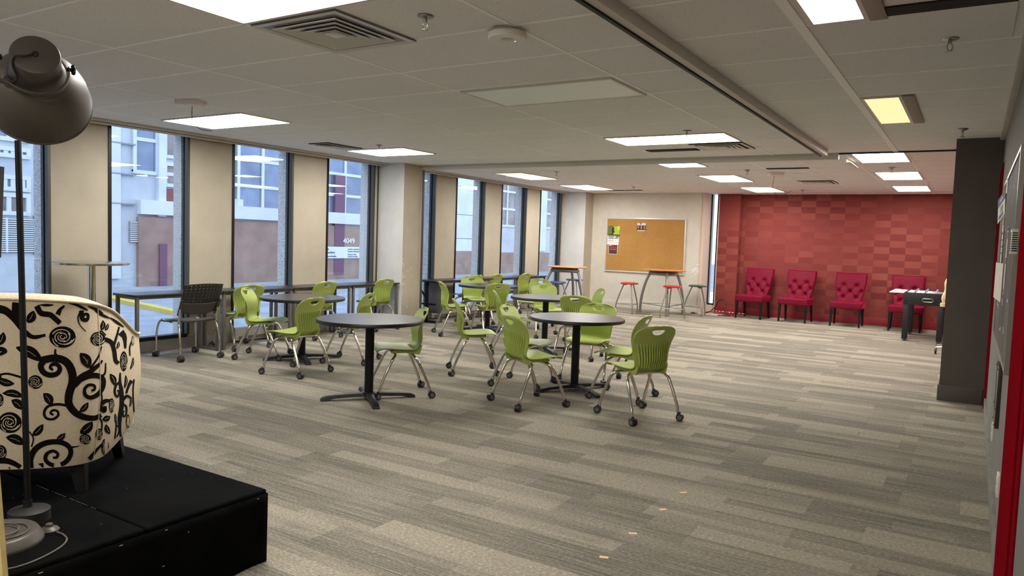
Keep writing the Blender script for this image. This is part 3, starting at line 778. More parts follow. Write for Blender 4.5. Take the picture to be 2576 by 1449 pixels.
# ------------------------------------------------------------------ football table
M_FB = mat('black laminate cabinet', (22, 21, 21), 0.45); r = thing('football_table', 'black table football game with white rod handles, half behind the dark pillar', 'game table', (-.70, 14.74, 0))
m = MB(); zt, zb = .86, .645; w = .315; L = 1.36
m.box((-w, 0, zb), (w, .03, zt), 0, .004); m.box((-w, L-.03, zb), (w, L, zt), 0, .004); m.box((-w, .03, zb), (-w+.03, L-.03, zt), 0, .004); m.box((w-.03, .03, zb), (w, L-.03, zt), 0, .004); m.box((-w+.02, .02, zb), (w-.02, L-.02, zb+.03), 0)
cab = m.build('cabinet', M_FB, r)
m = MB(); m.box((-w+.03, .03, zb+.03), (w-.03, L-.03, zb+.10)); m.build('playing_field', mat('pale playfield', (206, 208, 204), 0.5), r)
m = MB(); P = [(math.cos(a)*.028+(.055 if math.cos(a) > 0 else -.055), -.004, .735+.028*math.sin(a)) for a in [2*PI*k/28+.01 for k in range(28)]]
m.tube([(x+.06, y, z) for x, y, z in P], .007, 8, closed=True); bo = m.build('ball_return', M_STEEL, r)
m = MB(); m.prism([(p[0]+.06, p[2]) for p in P], .0, .003, 0, Matrix(((1, 0, 0, 0), (0, 0, 1, -.003), (0, 1, 0, 0), (0, 0, 0, 1)))); m.build('ball_opening', M_DARK, r)
for sx in (-1, 1):
    for y in (.05, L-.05):
        m = MB(); m.box((sx*(w-.05)-.045, y-.045, .03), (sx*(w-.05)+.045, y+.045, zb), 0, .003); lg = m.build('leg', M_FB, r)
        m = MB(); m.cyl((sx*(w-.05), y, 0), (sx*(w-.05), y, .014), .03, 16); m.cyl((sx*(w-.05), y, .014), (sx*(w-.05), y, .03), .01, 10); m.build('foot', M_BLACKP, lg)
cols = [(208, 206, 200), (40, 70, 150)]
MP = [mat('white toy plastic', cols[0], 0.4), mat('blue toy plastic', cols[1], 0.4)]
for k in range(7):
    y = .14+k*.18; side = -1 if k % 2 == 0 else 1
    m = MB(); m.cyl((-w-.13 if side < 0 else -w-.05, y, zt-.02), (w+.05 if side < 0 else w+.13, y, zt-.02), .007, 10); rod = m.build('rod', M_CHROME, r)
    m = MB(); 
    if side < 0: m.lathe([(0, 0), (.014, .0), (.016, .05), (.013, .11), (0, .115)], 14, 0, Matrix.Translation((-w-.24, y, zt-.02)) @ Matrix.Rotation(PI/2, 4, 'Y'))
    else: m.lathe([(0, 0), (.014, .0), (.016, .05), (.013, .11), (0, .115)], 14, 0, Matrix.Translation((w+.12, y, zt-.02)) @ Matrix.Rotation(PI/2, 4, 'Y'))
    m.build('handle', MP[0], rod)
    m = MB()
    for q in range(3):
        x = -.16+.16*q; m.box((x-.012, y-.008, zt-.09), (x+.012, y+.008, zt+.005), 0, .004); m.sphere((x, y, zt+.016), .011)
    m.build('players', MP[k % 2], rod)
m = MB(); m.box((w-.16, .02, zt), (w-.12, .05, zt+.03), 0, .004); m.box((w-.02, .3, zt), (w, .33, zt+.02), 0, .004); m.build('score_counter', MP[0], r)
# plaque of screws on the end panel
m = MB()
for sx in (-1, 1):
    for z in (.68, .74): m.cyl((sx*.225, -.003, z), (sx*.225, .001, z), .005, 8)
m.build('screws', M_STEEL, cab)

# coat rack behind the pillar with a tan coat
r = thing('coat_rack', 'rolling coat rack mostly hidden behind the dark pillar, one castor showing', 'rack', (-.13, 13.2, 0))
for s, nm in ((-1, 'leg'), (1, 'leg')):
    m = MB(); m.tube([(s*.29, 0, .10), (-.0+s*.05, 0, .14)], .014, 10); lg = m.build('leg', M_CHROME, r)
    m = MB(); m.cyl((s*.29-.012, 0, .042), (s*.29+.012, 0, .042), .042, 24, 0); m.box((s*.29-.02, -.012, .03), (s*.29+.02, .012, .105), 1, .003); m.cyl((s*.29, 0, .10), (s*.29, 0, .19), .008, 10, 1); m.build('caster', [M_BLACKP, M_STEEL], lg)
m = MB(); m.cyl((.05, 0, .13), (.05, 0, 1.63), .016, 14); m.cyl((-.13, 0, 1.58), (.30, 0, 1.58), .013, 12); m.build('post', M_CHROME, r)
m = MB(); m.sphere((-.13, -.01, 1.60), .035, 0); m.build('end_knob', [mat('white enamel knob', (222, 218, 210), .4)], r)
M_TAN = mat('tan wool', (198, 172, 130), 0.9, var=0.08, vscale=30, sheen=0.4)
r = thing('coat', 'tan coat hanging on the rack, its sleeve showing past the dark pillar', 'coat', (-.085, 13.2, 0))
m = MB(); m.lathe([(0, 1.49), (.07, 1.46), (.17, 1.38), (.22, 1.0), (.25, .75), (.20, .74), (0, .75)], 20, 0, Matrix.Diagonal((1, .5, 1, 1))); m.build('body', M_TAN, r)
P = crom([(-.16, 0, 1.40), (-.20, -.03, 1.2), (-.235, -.04, 1.0), (-.25, -.05, .80)], 6); m = MB(); m.tube(P, [.05+.012*math.sin(i*.9) for i in range(len(P))], 14); sl = m.build('sleeve', M_TAN, r)
m = MB(); m.lathe([(.045, .74), (.066, .745), (.07, .77), (.066, .80), (.05, .805)], 18, 0, Matrix.Translation((-.25, -.05, 0))); m.build('cuff', M_TAN, sl)
# ------------------------------------------------------------------ ceiling fittings
E_WARM = emis('lit warm diffuser', (255, 252, 247), 12.0); E_COOL = emis('lit greenish diffuser', (248, 255, 228), 2.4)
E_AMBER = emis('dim amber diffuser', (255, 214, 158), .5); E_PINK = emis('failing pinkish tube', (255, 206, 190), .55)
M_UNLIT = mat('unlit milky diffuser', (246, 250, 246), 0.4); M_FIXT = mat('white light housing', (214, 208, 198), 0.45)
LIGHTS = [
 (-3.67, -2.30, 2.20, 2.875, E_WARM, 'ceiling light panel cut off by the top edge of the photo, beside the steel vent'),
 (-7.79, -6.43, 5.00, 5.68, E_WARM, 'ceiling light panel nearest the left windows, with a wire hanging across it'),
 (-7.76, -6.68, 7.83, 8.56, E_WARM, 'ceiling light panel near the windows, right of the small grey vent'),
 (-3.70, -2.30, 7.82, 8.50, E_WARM, 'wide bright ceiling light panel left of the diagonal track, below a sprinkler'),
 (-4.09, -3.48, 10.45, 11.08, E_WARM, 'ceiling light panel just beyond the cross track, nearest of its row of three'),
 (-4.10, -3.46, 12.46, 13.76, E_WARM, 'ceiling light panel beyond the cross track, middle of its row of three'),
 (-4.09, -3.46, 15.07, 16.38, E_WARM, 'ceiling light panel farthest back above the slot window'),
 (-7.56, -6.93, 11.36, 12.70, E_WARM, 'ceiling light panel with one pinkish end, above the far windows'),
 (-7.66, -6.95, 14.10, 15.42, E_WARM, 'ceiling light panel above the cork board end of the far windows'),
 (-1.38, -0.775, 10.00, 11.04, E_WARM, 'ceiling light panel with a white flap hanging at its left, near the pillar'),
 (-1.37, -0.765, 12.40, 13.71, E_WARM, 'ceiling light panel near the pillar, middle of the right row'),
 (-1.36, -0.77, 15.05, 16.33, E_WARM, 'ceiling light panel near the pillar, farthest of the right row'),
 (-0.82, -0.535, 2.94, 4.24, E_COOL, 'narrow greenish-white ceiling light at the top right edge of the photo'),
 (-0.835, -0.55, 6.42, 7.745, E_AMBER, 'narrow amber ceiling light on the right'),
 (-3.67, -2.30, -1.98, -1.29, E_WARM, 'added ceiling light panel behind the camera on the left, out of the photo'),  # this and the next fixture: unseen, added to light the armchair's back
 (-0.82, -0.535, -1.25, 0.05, E_WARM, 'added narrow ceiling light behind the camera on the right, out of the photo'),
 (-3.67, -2.32, 5.00, 5.69, M_UNLIT, 'unlit milky ceiling light panel in the middle of the ceiling'),
]
for i, (x0, x1, y0, y1, em, lb) in enumerate(LIGHTS):
    r = thing('ceiling_light', lb, 'ceiling light', ((x0+x1)/2, (y0+y1)/2, CZ), 0, 'ceiling light panels'); w, l = (x1-x0)/2, (y1-y0)/2
    m = MB(); e = .022
    for a, b in (((-w, -l), (w, -l+e)), ((-w, l-e), (w, l)), ((-w, -l+e), (-w+e, l-e)), ((w-e, -l+e), (w, l-e))): m.box((a[0], a[1], -.008), (b[0], b[1], .012), 0)
    m.build('frame', M_FIXT, r, smooth=False)
    m = MB()
    if i == 7:
        m.box((-w+e, -l*.35, -.004), (w-e, l-e, .006)); m2 = MB(); m2.box((-w+e, -l+e, -.004), (w-e, -l*.35, .006)); m2.build('dim_half', E_PINK, r, smooth=False)['label'] = 'dim pinkish end of the diffuser'
    else: m.box((-w+e, -l+e, -.004), (w-e, l-e, .006))
    m.build('diffuser', em, r, smooth=False)
    if i == 9:
        m = MB(); m.box((-w-.10, -.05, -.055), (-w-.05, l+.20, -.045), 0, .002); m.box((-w-.105, -.05, -.055), (-w-.10, l+.2, .0)); m.build('hanging_flap', M_FIXT, r, smooth=False)
    if i in (12, 13):
        m = MB(); m.box((w+.0, -l, -.01), (w+.085, l+.03, .004), 0, .003); m.build('side_trim', mat('beige light trim', (150, 138, 126), .6), r)

def vent(x0, x1, y0, y1, mt, lb, rings=4, open_=False):
    r = thing('air_vent', lb, 'vent', ((x0+x1)/2, (y0+y1)/2, CZ), 0, 'ceiling air vents'); w, l = (x1-x0)/2, (y1-y0)/2
    m = MB(); m.box((-w, -l, -.004), (w, l, .006)); m.build('backing', M_DARK if not open_ else mat('dull steel backing', (128, 124, 120), .4, .2), r, smooth=False)
    def ring(k, z0, z1, t, name):
        a, b = w*k, l*k; m = MB()
        def fn(tt):
            o = [(-a, -b), (a, -b), (a, b), (-a, b)]; a2, b2 = a-t, b-t; q = [(-a2, -b2), (a2, -b2), (a2, b2), (-a2, b2)]
            V1 = [tt.verts.new((x, y, z0)) for x, y in o]; V2 = [tt.verts.new((x, y, z1)) for x, y in q]
            for i in range(4): tt.faces.new((V1[i], V1[(i+1) % 4], V2[(i+1) % 4], V2[i]))
        m._new(fn); ob = m.build(name, mt, r, smooth=False); s = ob.modifiers.new('thick', 'SOLIDIFY'); s.thickness = .003; s.offset = 0
    ring(1.0, -.008, -.004, .045, 'frame')
    for q in range(rings):
        k = .76-.17*q; ring(k, -.013, -.003, .050 if q < rings-1 else .04, 'vane')
    m = MB(); m.box((-w*.16, -l*.16, -.012), (w*.16, l*.16, -.007), 0, .002); m.build('centre_plate', mt, r)
vent(-3.665, -2.985, 2.915, 3.60, mat('bare steel vent', (196, 190, 182), .35, .3), 'large bare steel ceiling vent at the top of the photo beside the light', open_=True)
vent(-2.96, -2.33, 8.62, 9.22, M_FIXT, 'white ceiling vent just behind the wide bright light panel')
vent(-7.72, -7.36, 7.10, 7.76, mat('grey vent', (186, 184, 180), .5), 'small grey ceiling vent near the windows')
vent(-2.72, -2.14, 13.75, 14.40, M_FIXT, 'white ceiling vent far back between the light rows')
M_GAPI = mat('painted gap shade', (38, 34, 30), .9)  # thin dark boxes stand in for the shade inside open ceiling gaps
for i, (a, b) in enumerate([((-3.66, 9.02), (-3.0, 9.19)), ((-2.75, 11.56), (-2.15, 11.68)), ((-0.50, 4.10), (0.10, 4.24)), ((-7.2, 15.6), (-6.4, 15.72))]):
    m = MB(); m.box((a[0], a[1], CZ-.004), (b[0], b[1], CZ+.007)); struct(m.build('trim_%d' % (12+i), M_GAPI, smooth=False), 'dark strip painted as the shade of an open ceiling gap')
m = MB(); slab(m, [(-.50, 4.24, CZ-.004), (.1, 4.24, CZ-.004), (.1, 4.93, CZ+.002), (-.50, 4.93, CZ+.002), (-.50, 4.24, CZ+.007), (.1, 4.24, CZ+.007), (.1, 4.93, CZ+.008), (-.50, 4.93, CZ+.008)], 0)
struct(m.build('trim_16', M_TILE, smooth=False), 'sagging ceiling tile')

SPR = [(-2.62, 3.23, 'steel sprinkler head between the big vent and the round white sensor'), (-.19, 4.83, 'steel sprinkler head on the right below the tile gap'), (-.17, 8.33, 'steel sprinkler head near the pillar top, right of the amber light'),
 (-2.64, 7.62, 'steel sprinkler head above the wide bright light panel'), (-6.23, 11.36, 'dark sprinkler head beyond the cross track right of the pinkish light'), (-6.86, 7.55, 'steel sprinkler head by the window-side light and grey vent'),
 (-3.07, 11.74, 'small sprinkler head right of the far middle light row'), (-1.07, 11.81, 'small sprinkler head between two right-row lights'), (-6.2, 14.71, 'small sprinkler head far back above the cork board'), (-3.03, 15.88, 'small sprinkler head far back above the red wall')]
def make_spr():
    r = thing('sprinkler', '', 'sprinkler')
    m = MB(); m.lathe([(0, 0), (.045, 0), (.043, -.006), (.02, -.012), (0, -.012)], 24); m.build('escutcheon', M_STEEL, r)
    m = MB(); m.cyl((0, 0, -.012), (0, 0, -.03), .011, 12)
    for s in (-1, 1): m.tube(crom([(s*.008, 0, -.028), (s*.016, 0, -.042), (s*.012, 0, -.06), (0, 0, -.07)], 4), .003, 6)
    m.build('frame_arm', M_STEEL, r)
    m = MB(); m.lathe([(0, -.068), (.008, -.068), (.02, -.072), (.02, -.074), (0, -.074)], 20); m.build('deflector', M_STEEL, r)
    return r
s0 = make_spr(); stt = tree(s0)
for i, (x, y, lb) in enumerate(SPR):
    o = s0 if i == 0 else copy_tree(stt); o.location = (x, y, CZ+.001); o.rotation_euler = (0, 0, .6*i); o['label'] = lb; o['group'] = 'ceiling sprinklers'
# round wireless sensor
r = thing('ceiling_sensor', 'round white puck sensor with a tiny blue light on the ceiling', 'sensor', (-2.36, 3.655, CZ), 0)
m = MB(); m.lathe([(0, 0), (.085, 0), (.085, -.012), (.112, -.016), (.112, -.040), (.104, -.048), (0, -.048)], 48); m.build('body', M_WHITEP, r)
m = MB(); m.lathe([(0, -.049), (.038, -.049), (.040, -.0475), (0, -.047)], 32); m.build('lens', mat('grey lens', (186, 184, 178), .3), r)
m = MB(); m.cyl((.02, .055, -.047), (.02, .055, -.0495), .004, 10); m.build('status_light', emis('blue status light', (90, 120, 255), 3), r)
def ap(x, y, lb, wire):
    r = thing('wireless_access_point', lb, 'wireless box', (x, y, CZ), .5, 'square white wireless boxes')
    m = MB(); m.box((-.11, -.11, -.045), (.11, .11, .014), 0, .02, seg=3); m.build('body', M_WHITEP, r)
    m = MB(); m.tube(crom(wire, 8), .0035, 8); m.build('wire', mat('grey wire', (90, 86, 82), .5), r)
ap(-6.36, 4.39, 'square white wireless box with a drooping wire near the left windows', [(.02, -.02, -.045), (.0, .03, -.16), (.05, .06, -.24), (.16, .10, -.26)])
ap(-2.76, 12.26, 'square white wireless box with a drooping wire far back on the ceiling', [(-.02, 0, -.045), (-.03, 0, -.25), (.08, 0, -.36), (.26, 0, -.28)])

# ------------------------------------------------------------------ cork notice board and papers
def cork():
    t = NT('cork'); v = t.noise(t.coord('Object'), 60, 4, .7); w = t.noise(t.coord('Object'), 1.6, 3)
    c = t.mix(.4, t.ramp(v, [(0.3, rgba((152, 106, 48))), (0.7, rgba((192, 146, 80)))]), t.ramp(w, [(.3, rgba((154, 108, 50))), (.7, rgba((184, 138, 72)))]))
    t.link(c, t.b.inputs['Base Color']); t.b.inputs['Roughness'].default_value = .9; return t.m
YP = 16.605
def onp(a, b): return on_y(1480+a*.2346, 480+b*.2346, YP-.03)
TL, TR_, BL, BR = onp(193, 287), onp(1052, 297), onp(165, 868), onp(1022, 900)
bx0, bx1, bz0, bz1 = (TL.x+BL.x)/2, (TR_.x+BR.x)/2, (BL.z+BR.z)/2, (TL.z+TR_.z)/2
r = thing('cork_board', 'large cork notice board in an aluminium frame on the cream wall', 'notice board', (bx0, YP, bz0))
BW, BH = bx1-bx0, bz1-bz0
m = MB(); m.box((.02, -.012, .02), (BW-.02, 0, BH-.02)); cb_ = m.build('cork_panel', cork(), r, smooth=False)
m = MB(); e = .032
for a, b in (((0, 0), (BW, e)), ((0, BH-e), (BW, BH)), ((0, e), (e, BH-e)), ((BW-e, e), (BW, BH-e))): m.box((a[0], -.022, a[1]), (b[0], 0.01, b[1]), 0, .003)
m.build('frame', mat('pale aluminium', (206, 203, 196), .4, .25), r)
def paper(name, label, cat, a0, b0, a1, b1, col, extras=(), skew=0.0, dy=0.0):
    p, q = onp(a0, b0), onp(a1, b1); w, hh = q.x-p.x, p.z-q.z
    o = MB(); o.box((0, -.004, -hh), (w, -.002, 0), 0); mats = [mat(name+' paper', col, .7)]
    for (x0, z0, x1, z1, c) in extras:
        mats.append(mat(name+' ink %d' % len(mats), c, .7)); o.box((x0*w, -.0048-.0003*len(mats), -z1*hh), (x1*w, -.0038, -z0*hh), len(mats)-1)
    ob = o.build(name, mats, smooth=False); ob.location = (p.x, YP-.011-dy, p.z); ob.rotation_euler = (0, skew, 0)
    tag(ob, label, cat, 'papers on the cork board'); return ob
K = (34, 32, 34); Wt = (228, 226, 220)
g = paper('poster', 'green and black poster with a dark figure at the upper left of the cork board', 'poster', 213, 376, 333, 492, (70, 84, 30), [(.45, .02, .98, .80, (168, 186, 44)), (.78, .0, .99, .35, (196, 208, 80)), (.02, .05, .35, .75, (96, 112, 62)), (0, .82, 1, 1, (60, 70, 26))])
p, q = onp(213, 376), onp(333, 492); w, hh = q.x-p.x, p.z-q.z
o = MB(); o.prism([(.30*w, -.80*hh), (.36*w, -.60*hh), (.30*w, -.40*hh), (.34*w, -.22*hh), (.42*w, -.12*hh), (.50*w, -.16*hh), (.52*w, -.28*hh), (.48*w, -.40*hh), (.58*w, -.56*hh), (.44*w, -.68*hh), (.46*w, -.80*hh)], .0066, .0072, 0, Matrix(((1, 0, 0, 0), (0, 0, -1, 0), (0, 1, 0, 0), (0, 0, 0, 1)))); o.build('figure_print', mat('poster figure', (30, 34, 22), .7), g, smooth=False)
paper('notice', 'white printed notice sheet under the green poster', 'notice', 203, 478, 324, 578, Wt, [(.08, .04, .60, .13, (70, 68, 70)), (.70, .02, .98, .18, (90, 88, 88)), (.10, .22, .55, .31, (60, 58, 60)), (.58, .24, .95, .31, (60, 58, 60)), (.06, .48, .55, .50, (150, 148, 146)), (.06, .56, .55, .58, (150, 148, 146)), (.06, .64, .5, .66, (150, 148, 146)), (.70, .72, .95, .74, (130, 128, 126))], skew=.02, dy=.004)
paper('flyer', 'black and red flyer at the bottom of the papers on the cork board', 'flyer', 215, 578, 308, 682, Wt, [(.04, .02, .96, .97, K), (.12, .0, .3, .1, Wt), (.34, .02, .5, .1, (190, 60, 60)), (.14, .18, .90, .26, (196, 46, 48)), (.12, .30, .92, .38, (196, 46, 48)), (.1, .44, .9, .47, (150, 148, 150)), (.1, .52, .9, .55, (150, 148, 150)), (.2, .64, .8, .67, (176, 60, 70)), (.06, .66, .16, .74, (206, 60, 70)), (.84, .66, .94, .74, (206, 60, 70)), (.15, .76, .85, .78, (140, 60, 64)), (.08, .88, .92, .93, (120, 118, 120))])
paper('photo_flyer', 'small flyer with a brown photograph near the top middle of the cork board', 'flyer', 520, 343, 612, 438, (92, 62, 48), [(.02, .02, .98, .30, (206, 204, 202)), (.35, .0, .5, .2, (90, 88, 92)), (.1, .35, .2, .6, (190, 150, 120)), (.3, .4, .36, .8, (40, 30, 26)), (.45, .38, .55, .7, (196, 160, 130)), (.62, .45, .7, .85, (44, 32, 26)), (.78, .4, .9, .7, (170, 130, 100)), (.05, .85, .95, .97, (226, 190, 176))], skew=-.015)
# small fixings on the wall and loose cables by the red column
r = thing('extension_cable', 'tangled white, black and red-striped cables on the floor by the red column', 'cable', (-5.0, 16.80, 0))
def cabl(name, pts, rad, mt): m = MB(); m.tube(crom(pts, 8), rad, 8); return m.build(name, mt, r)
M_CW = mat('white cable', (220, 214, 206), .5); M_CB = mat('black cable', (26, 25, 26), .5); M_CR = mat('red cable', (186, 44, 40), .5)
cabl('white_cable', [(-.36, -.16, .008), (-.1, -.22, .01), (.1, -.1, .012), (.3, -.24, .01), (.12, -.30, .01), (-.1, -.12, .01)], .010, M_CW)
cabl('black_cable', [(-.42, -.3, .008), (-.15, -.05, .012), (.0, .1, .14), (.12, .1, .33), (.26, .08, .28), (.30, -.02, .05), (.46, -.26, .01), (.2, -.3, .01)], .012, M_CB)
cabl('red_cable', [(-.2, .05, .012), (-.05, -.05, .06), (.08, -.08, .05), (.25, .0, .02), (.42, -.05, .02), (.5, -.1, .01)], .014, M_CR)
m = MB()
P = [Vector((.05+.075*k, .03+.0*k, .075-.002*k)) for k in range(9)]
for k, p in enumerate(P): m.cyl(p, p+Vector((.0375, 0, -.001)), .011, 8, 0); m.cyl(p+Vector((.0375, 0, -.001)), p+Vector((.075, 0, -.002)), .011, 8, 1)
m.build('striped_cable', [M_CW, M_CR], r)
m = MB(); m.box((-.42, -.27, 0), (-.34, -.24, .03), 0, .004); m.build('plug', M_CB, r)

# ------------------------------------------------------------------ things on the right wall
XW = .168
r = thing('display_board', 'grey glazed display board with worn frame on the right wall', 'board', (XR, 4.55, .94))
L_, Hh = 2.55, 1.18
m = MB(); m.box((XW-XR+.006, .02, .02), (-.002, L_-.02, Hh-.02)); m.build('panel', mat('grey glossy board', (104, 101, 96), .6, spec=.06, var=.14, vscale=2.5), r, smooth=False)
m = MB(); e = .03
m.box((XW-XR-.004, 0, 0), (.0, e, Hh)); m.box((XW-XR-.002, L_-e, 0), (.0, L_, Hh)); m.box((XW-XR-.002, e, 0), (.0, L_-e, .02)); m.box((XW-XR-.002, e, Hh-.02), (.0, L_-e, Hh)); m.build('frame', M_STEEL, r, smooth=False)
m = MB()
for k in range(26):
    y, z = random.uniform(.1, L_-.2), random.uniform(.1, Hh-.1); m.box((XW-XR+.003, y, z), (XW-XR+.0065, y+random.uniform(.01, .06), z+random.uniform(.006, .05)))
m.build('paper_scraps', M_WHITEP, r, smooth=False)['kind'] = 'stuff'
def wsheet(name, label, cat, y0, y1, z0, z1, col, marks=(), x=XW+.0035, tilt=0.0, curl=0.0):
    m = MB(); mats = [mat(name+' sheet', col, .6)]
    m.box((-.0015, -(y1-y0)/2, -(z1-z0)/2), (0, (y1-y0)/2, (z1-z0)/2))
    for (a, b, c, d, cc) in marks:
        mats.append(mat(name+' print %d' % len(mats), cc, .6)); m.box((-.0022-.0003*len(mats), -(y1-y0)/2+a*(y1-y0), (z1-z0)/2-d*(z1-z0)), (-.0012, -(y1-y0)/2+c*(y1-y0), (z1-z0)/2-b*(z1-z0)), len(mats)-1)
    o = m.build(name, mats, smooth=False); o.location = (x, (y0+y1)/2, (z0+z1)/2); o.rotation_euler = (tilt, 0, curl); tag(o, label, cat, 'papers on the right wall board'); return o
wsheet('flyer', 'tilted purple and white flyer pinned high on the right wall board', 'flyer', 6.66, 6.94, 1.83, 2.02, (228, 226, 222), [(0, 0, 1, .36, (70, 66, 112)), (.3, .15, .7, .22, (210, 208, 216)), (.3, .48, .6, .7, (120, 140, 60)), (.25, .78, .8, .92, (90, 88, 130))], x=XW-.016, tilt=-.25, curl=.13)
wsheet('blank_sheet', 'plain white sheet hanging low on the right wall board', 'paper', 6.10, 6.85, 1.23, 1.50, (226, 222, 206), (), x=XW-.009, curl=.035)
wsheet('printed_sheet', 'long printed sheet on the right wall board above the plain white sheet', 'paper', 6.55, 6.85, 1.50, 1.75, (214, 210, 200), [(.1, .1, .9, .14, K), (.1, .3, .9, .33, K), (.1, .5, .9, .54, K), (.1, .7, .7, .73, K)], x=XW+.0025)
wsheet('narrow_sheet', 'narrow torn printed strip on the right wall board beside the plain white sheet', 'paper', 5.62, 5.80, 1.34, 1.74, (216, 212, 202), [(.1, .1, .5, .2, K), (.1, .5, .5, .6, K), (0, .02, 1, .06, (80, 76, 130))], x=XW+.0045)
wsheet('tall_sheet', 'curled sheet taped at the far edge of the right wall board', 'paper', 6.75, 7.05, 1.75, 2.02, (206, 196, 172), (), x=XW+.0045)
wsheet('tape_strip', 'strip of peeling masking tape near the top of the right wall board', 'tape', 6.35, 6.45, 2.0, 2.11, (222, 210, 176), (), x=XW-.002, curl=.05)
r = thing('wall_intercom', 'cream louvred wall speaker box beside the red door frame', 'speaker', (.172, 4.30, 1.62))
m = MB(); m.box((-.03, -.06, -.06), (.0, .06, .06), 0, .006); m.box((0, -.02, -.02), (.02, .02, .02)); m.build('body', M_HEAT, r)
m = MB()
for k in range(9): m.box((-.032, -.045, -.045+.0105*k), (-.0295, .045, -.040+.0105*k))
for k in range(9): m.box((-.026, -.0615, -.045+.0105*k), (-.004, -.0595, -.040+.0105*k))
m.build('louvres', M_DARK, r, smooth=False)
r = thing('leaflet_holder', 'brown smoked acrylic leaflet holder low on the right wall below the board', 'holder', (XR+.001, 5.35, .50))
m = MB(); m.box((-.024, 0, 0), (0, .30, .38), 0, .003); m.build('pocket', mat('smoked acrylic', (58, 46, 40), .15), r)
m = MB()
for z in (.02, .12, .36): m.cyl((-.024, .03, z), (-.030, .03, z), .006, 8); m.cyl((-.024, .27, z), (-.030, .27, z), .006, 8)
m.build('screws', M_STEEL, r)
for y, lb in ((6.05, 'white wall outlet near the leaflet holder'), (4.66, 'white wall outlet lowest on the right wall near the red frame')):
    r = thing('wall_outlet', lb, 'outlet', (XR, y, .34), 0, 'white outlets on the right wall')
    m = MB(); m.box((-.014, -.045, -.06), (0, .045, .06), 0, .004); m.build('plate', M_WHITEP, r)
    m = MB(); m.box((-.017, -.02, .012), (-.013, .02, .04), 0, .003); m.box((-.017, -.02, -.04), (-.013, .02, -.012), 0, .003); m.build('socket', M_HEAT, r)
# masking tape bits on the carpet
for i, (x, y, a, lb) in enumerate([(-1.457, 4.469, .9, 'scrap of tan tape on the carpet, farthest of the four in a line'), (-1.456, 4.101, 1.0, 'scrap of tan tape on the carpet, second farthest of the four'), (-1.458, 3.66, .6, 'scrap of tan tape on the carpet, second nearest of the four'), (-1.457, 3.291, .4, 'scrap of tan tape on the carpet, nearest the camera of the four')]):
    m = MB(); m.box((-.022, -.012, 0), (.022, .012, .0015)); o = m.build('tape_piece', mat('tan masking tape', (232, 194, 156), .7), smooth=False); o.location = (x, y, 0); o.rotation_euler = (0, 0, a); tag(o, lb, 'tape', 'tape scraps on the carpet')
# ------------------------------------------------------------------ stage
ZS = .348
def velvet_black():
    t = NT('black stage velvet'); b = t.b; v = t.noise(t.coord('Object'), 5, 4, .6)
    t.link(t.ramp(v, [(.35, rgba((5, 5, 6))), (.7, rgba((14, 14, 14)))]), b.inputs['Base Color']); b.inputs['Roughness'].default_value = .95
    b.inputs['Specular IOR Level'].default_value = .06; t.bump(v, .3, .01); return t.m
M_BV = velvet_black()
r = thing('stage_platform', 'low black velvet-covered platform at the lower left carrying the patterned chair', 'platform', (-3.74, 1.2, 0))
sx0, sx1, sy0, sy1 = -1.0, 1.004, -1.6, 1.096
def deck(y0, y1, name):
    m = MB(); m.box((sx0, y0, ZS-.06), (sx1, y1, ZS), 0, .012, seg=3); return m.build(name, M_BV, r)
seam = 1.70-1.2
deck(sy0, seam-.002, 'deck'); deck(seam+.002, sy1, 'deck')
def skirt(p, q, nrm, name):
    p, q, nrm = Vector(p), Vector(q), Vector(nrm)
    def f(u, v):
        a = p.lerp(q, u); L = (q-p).length
        return a + Vector((0, 0, (ZS-.02)*(1-v)+.002*v)) + nrm*(.003+.006*v*math.sin(u*L*9)+.004*v*math.sin(u*L*23+1))
    m = MB(); m.grid(f, 90, 8, 0); o = m.build(name, M_BV, r); s = o.modifiers.new('thick', 'SOLIDIFY'); s.thickness = .004; return o
skirt((sx1, sy0, 0), (sx1, sy1, 0), (1, 0, 0), 'skirt'); skirt((sx0, sy1, 0), (sx1, sy1, 0), (0, 1, 0), 'skirt'); skirt((sx0, sy0, 0), (sx0, sy1, 0), (-1, 0, 0), 'skirt')
m = MB()
for k in range(15):                          # staples and lint along the edges
    y = random.uniform(sy0+.7, sy1); z = random.choice([random.uniform(.05, ZS-.03), ZS-.03, ZS-.03])
    m.box((sx1+.010, y, z), (sx1+.0125, y+random.uniform(.003, .014), z+.0025))
for k in range(70):
    m.box((random.uniform(-.5, sx1-.02),)*1+(random.uniform(-.1, sy1-.02), ZS-.001), (0, 0, 0)) if False else None
for k in range(34):
    x, y = random.uniform(-.6, sx1-.02), random.uniform(-.2, sy1-.02); m.box((x, y, ZS), (x+random.uniform(.002, .005), y+.002, ZS+.0008))
for k in range(22):
    x = .12+random.uniform(0, .52); m.box((x, seam-.0022+random.uniform(-.001, .001), ZS-.0005), (x+random.uniform(.01, .05), seam-.0008, ZS+.0006))
m.build('staples', mat('pale staples and lint', (150, 144, 134), .6), r, smooth=False)['kind'] = 'stuff'

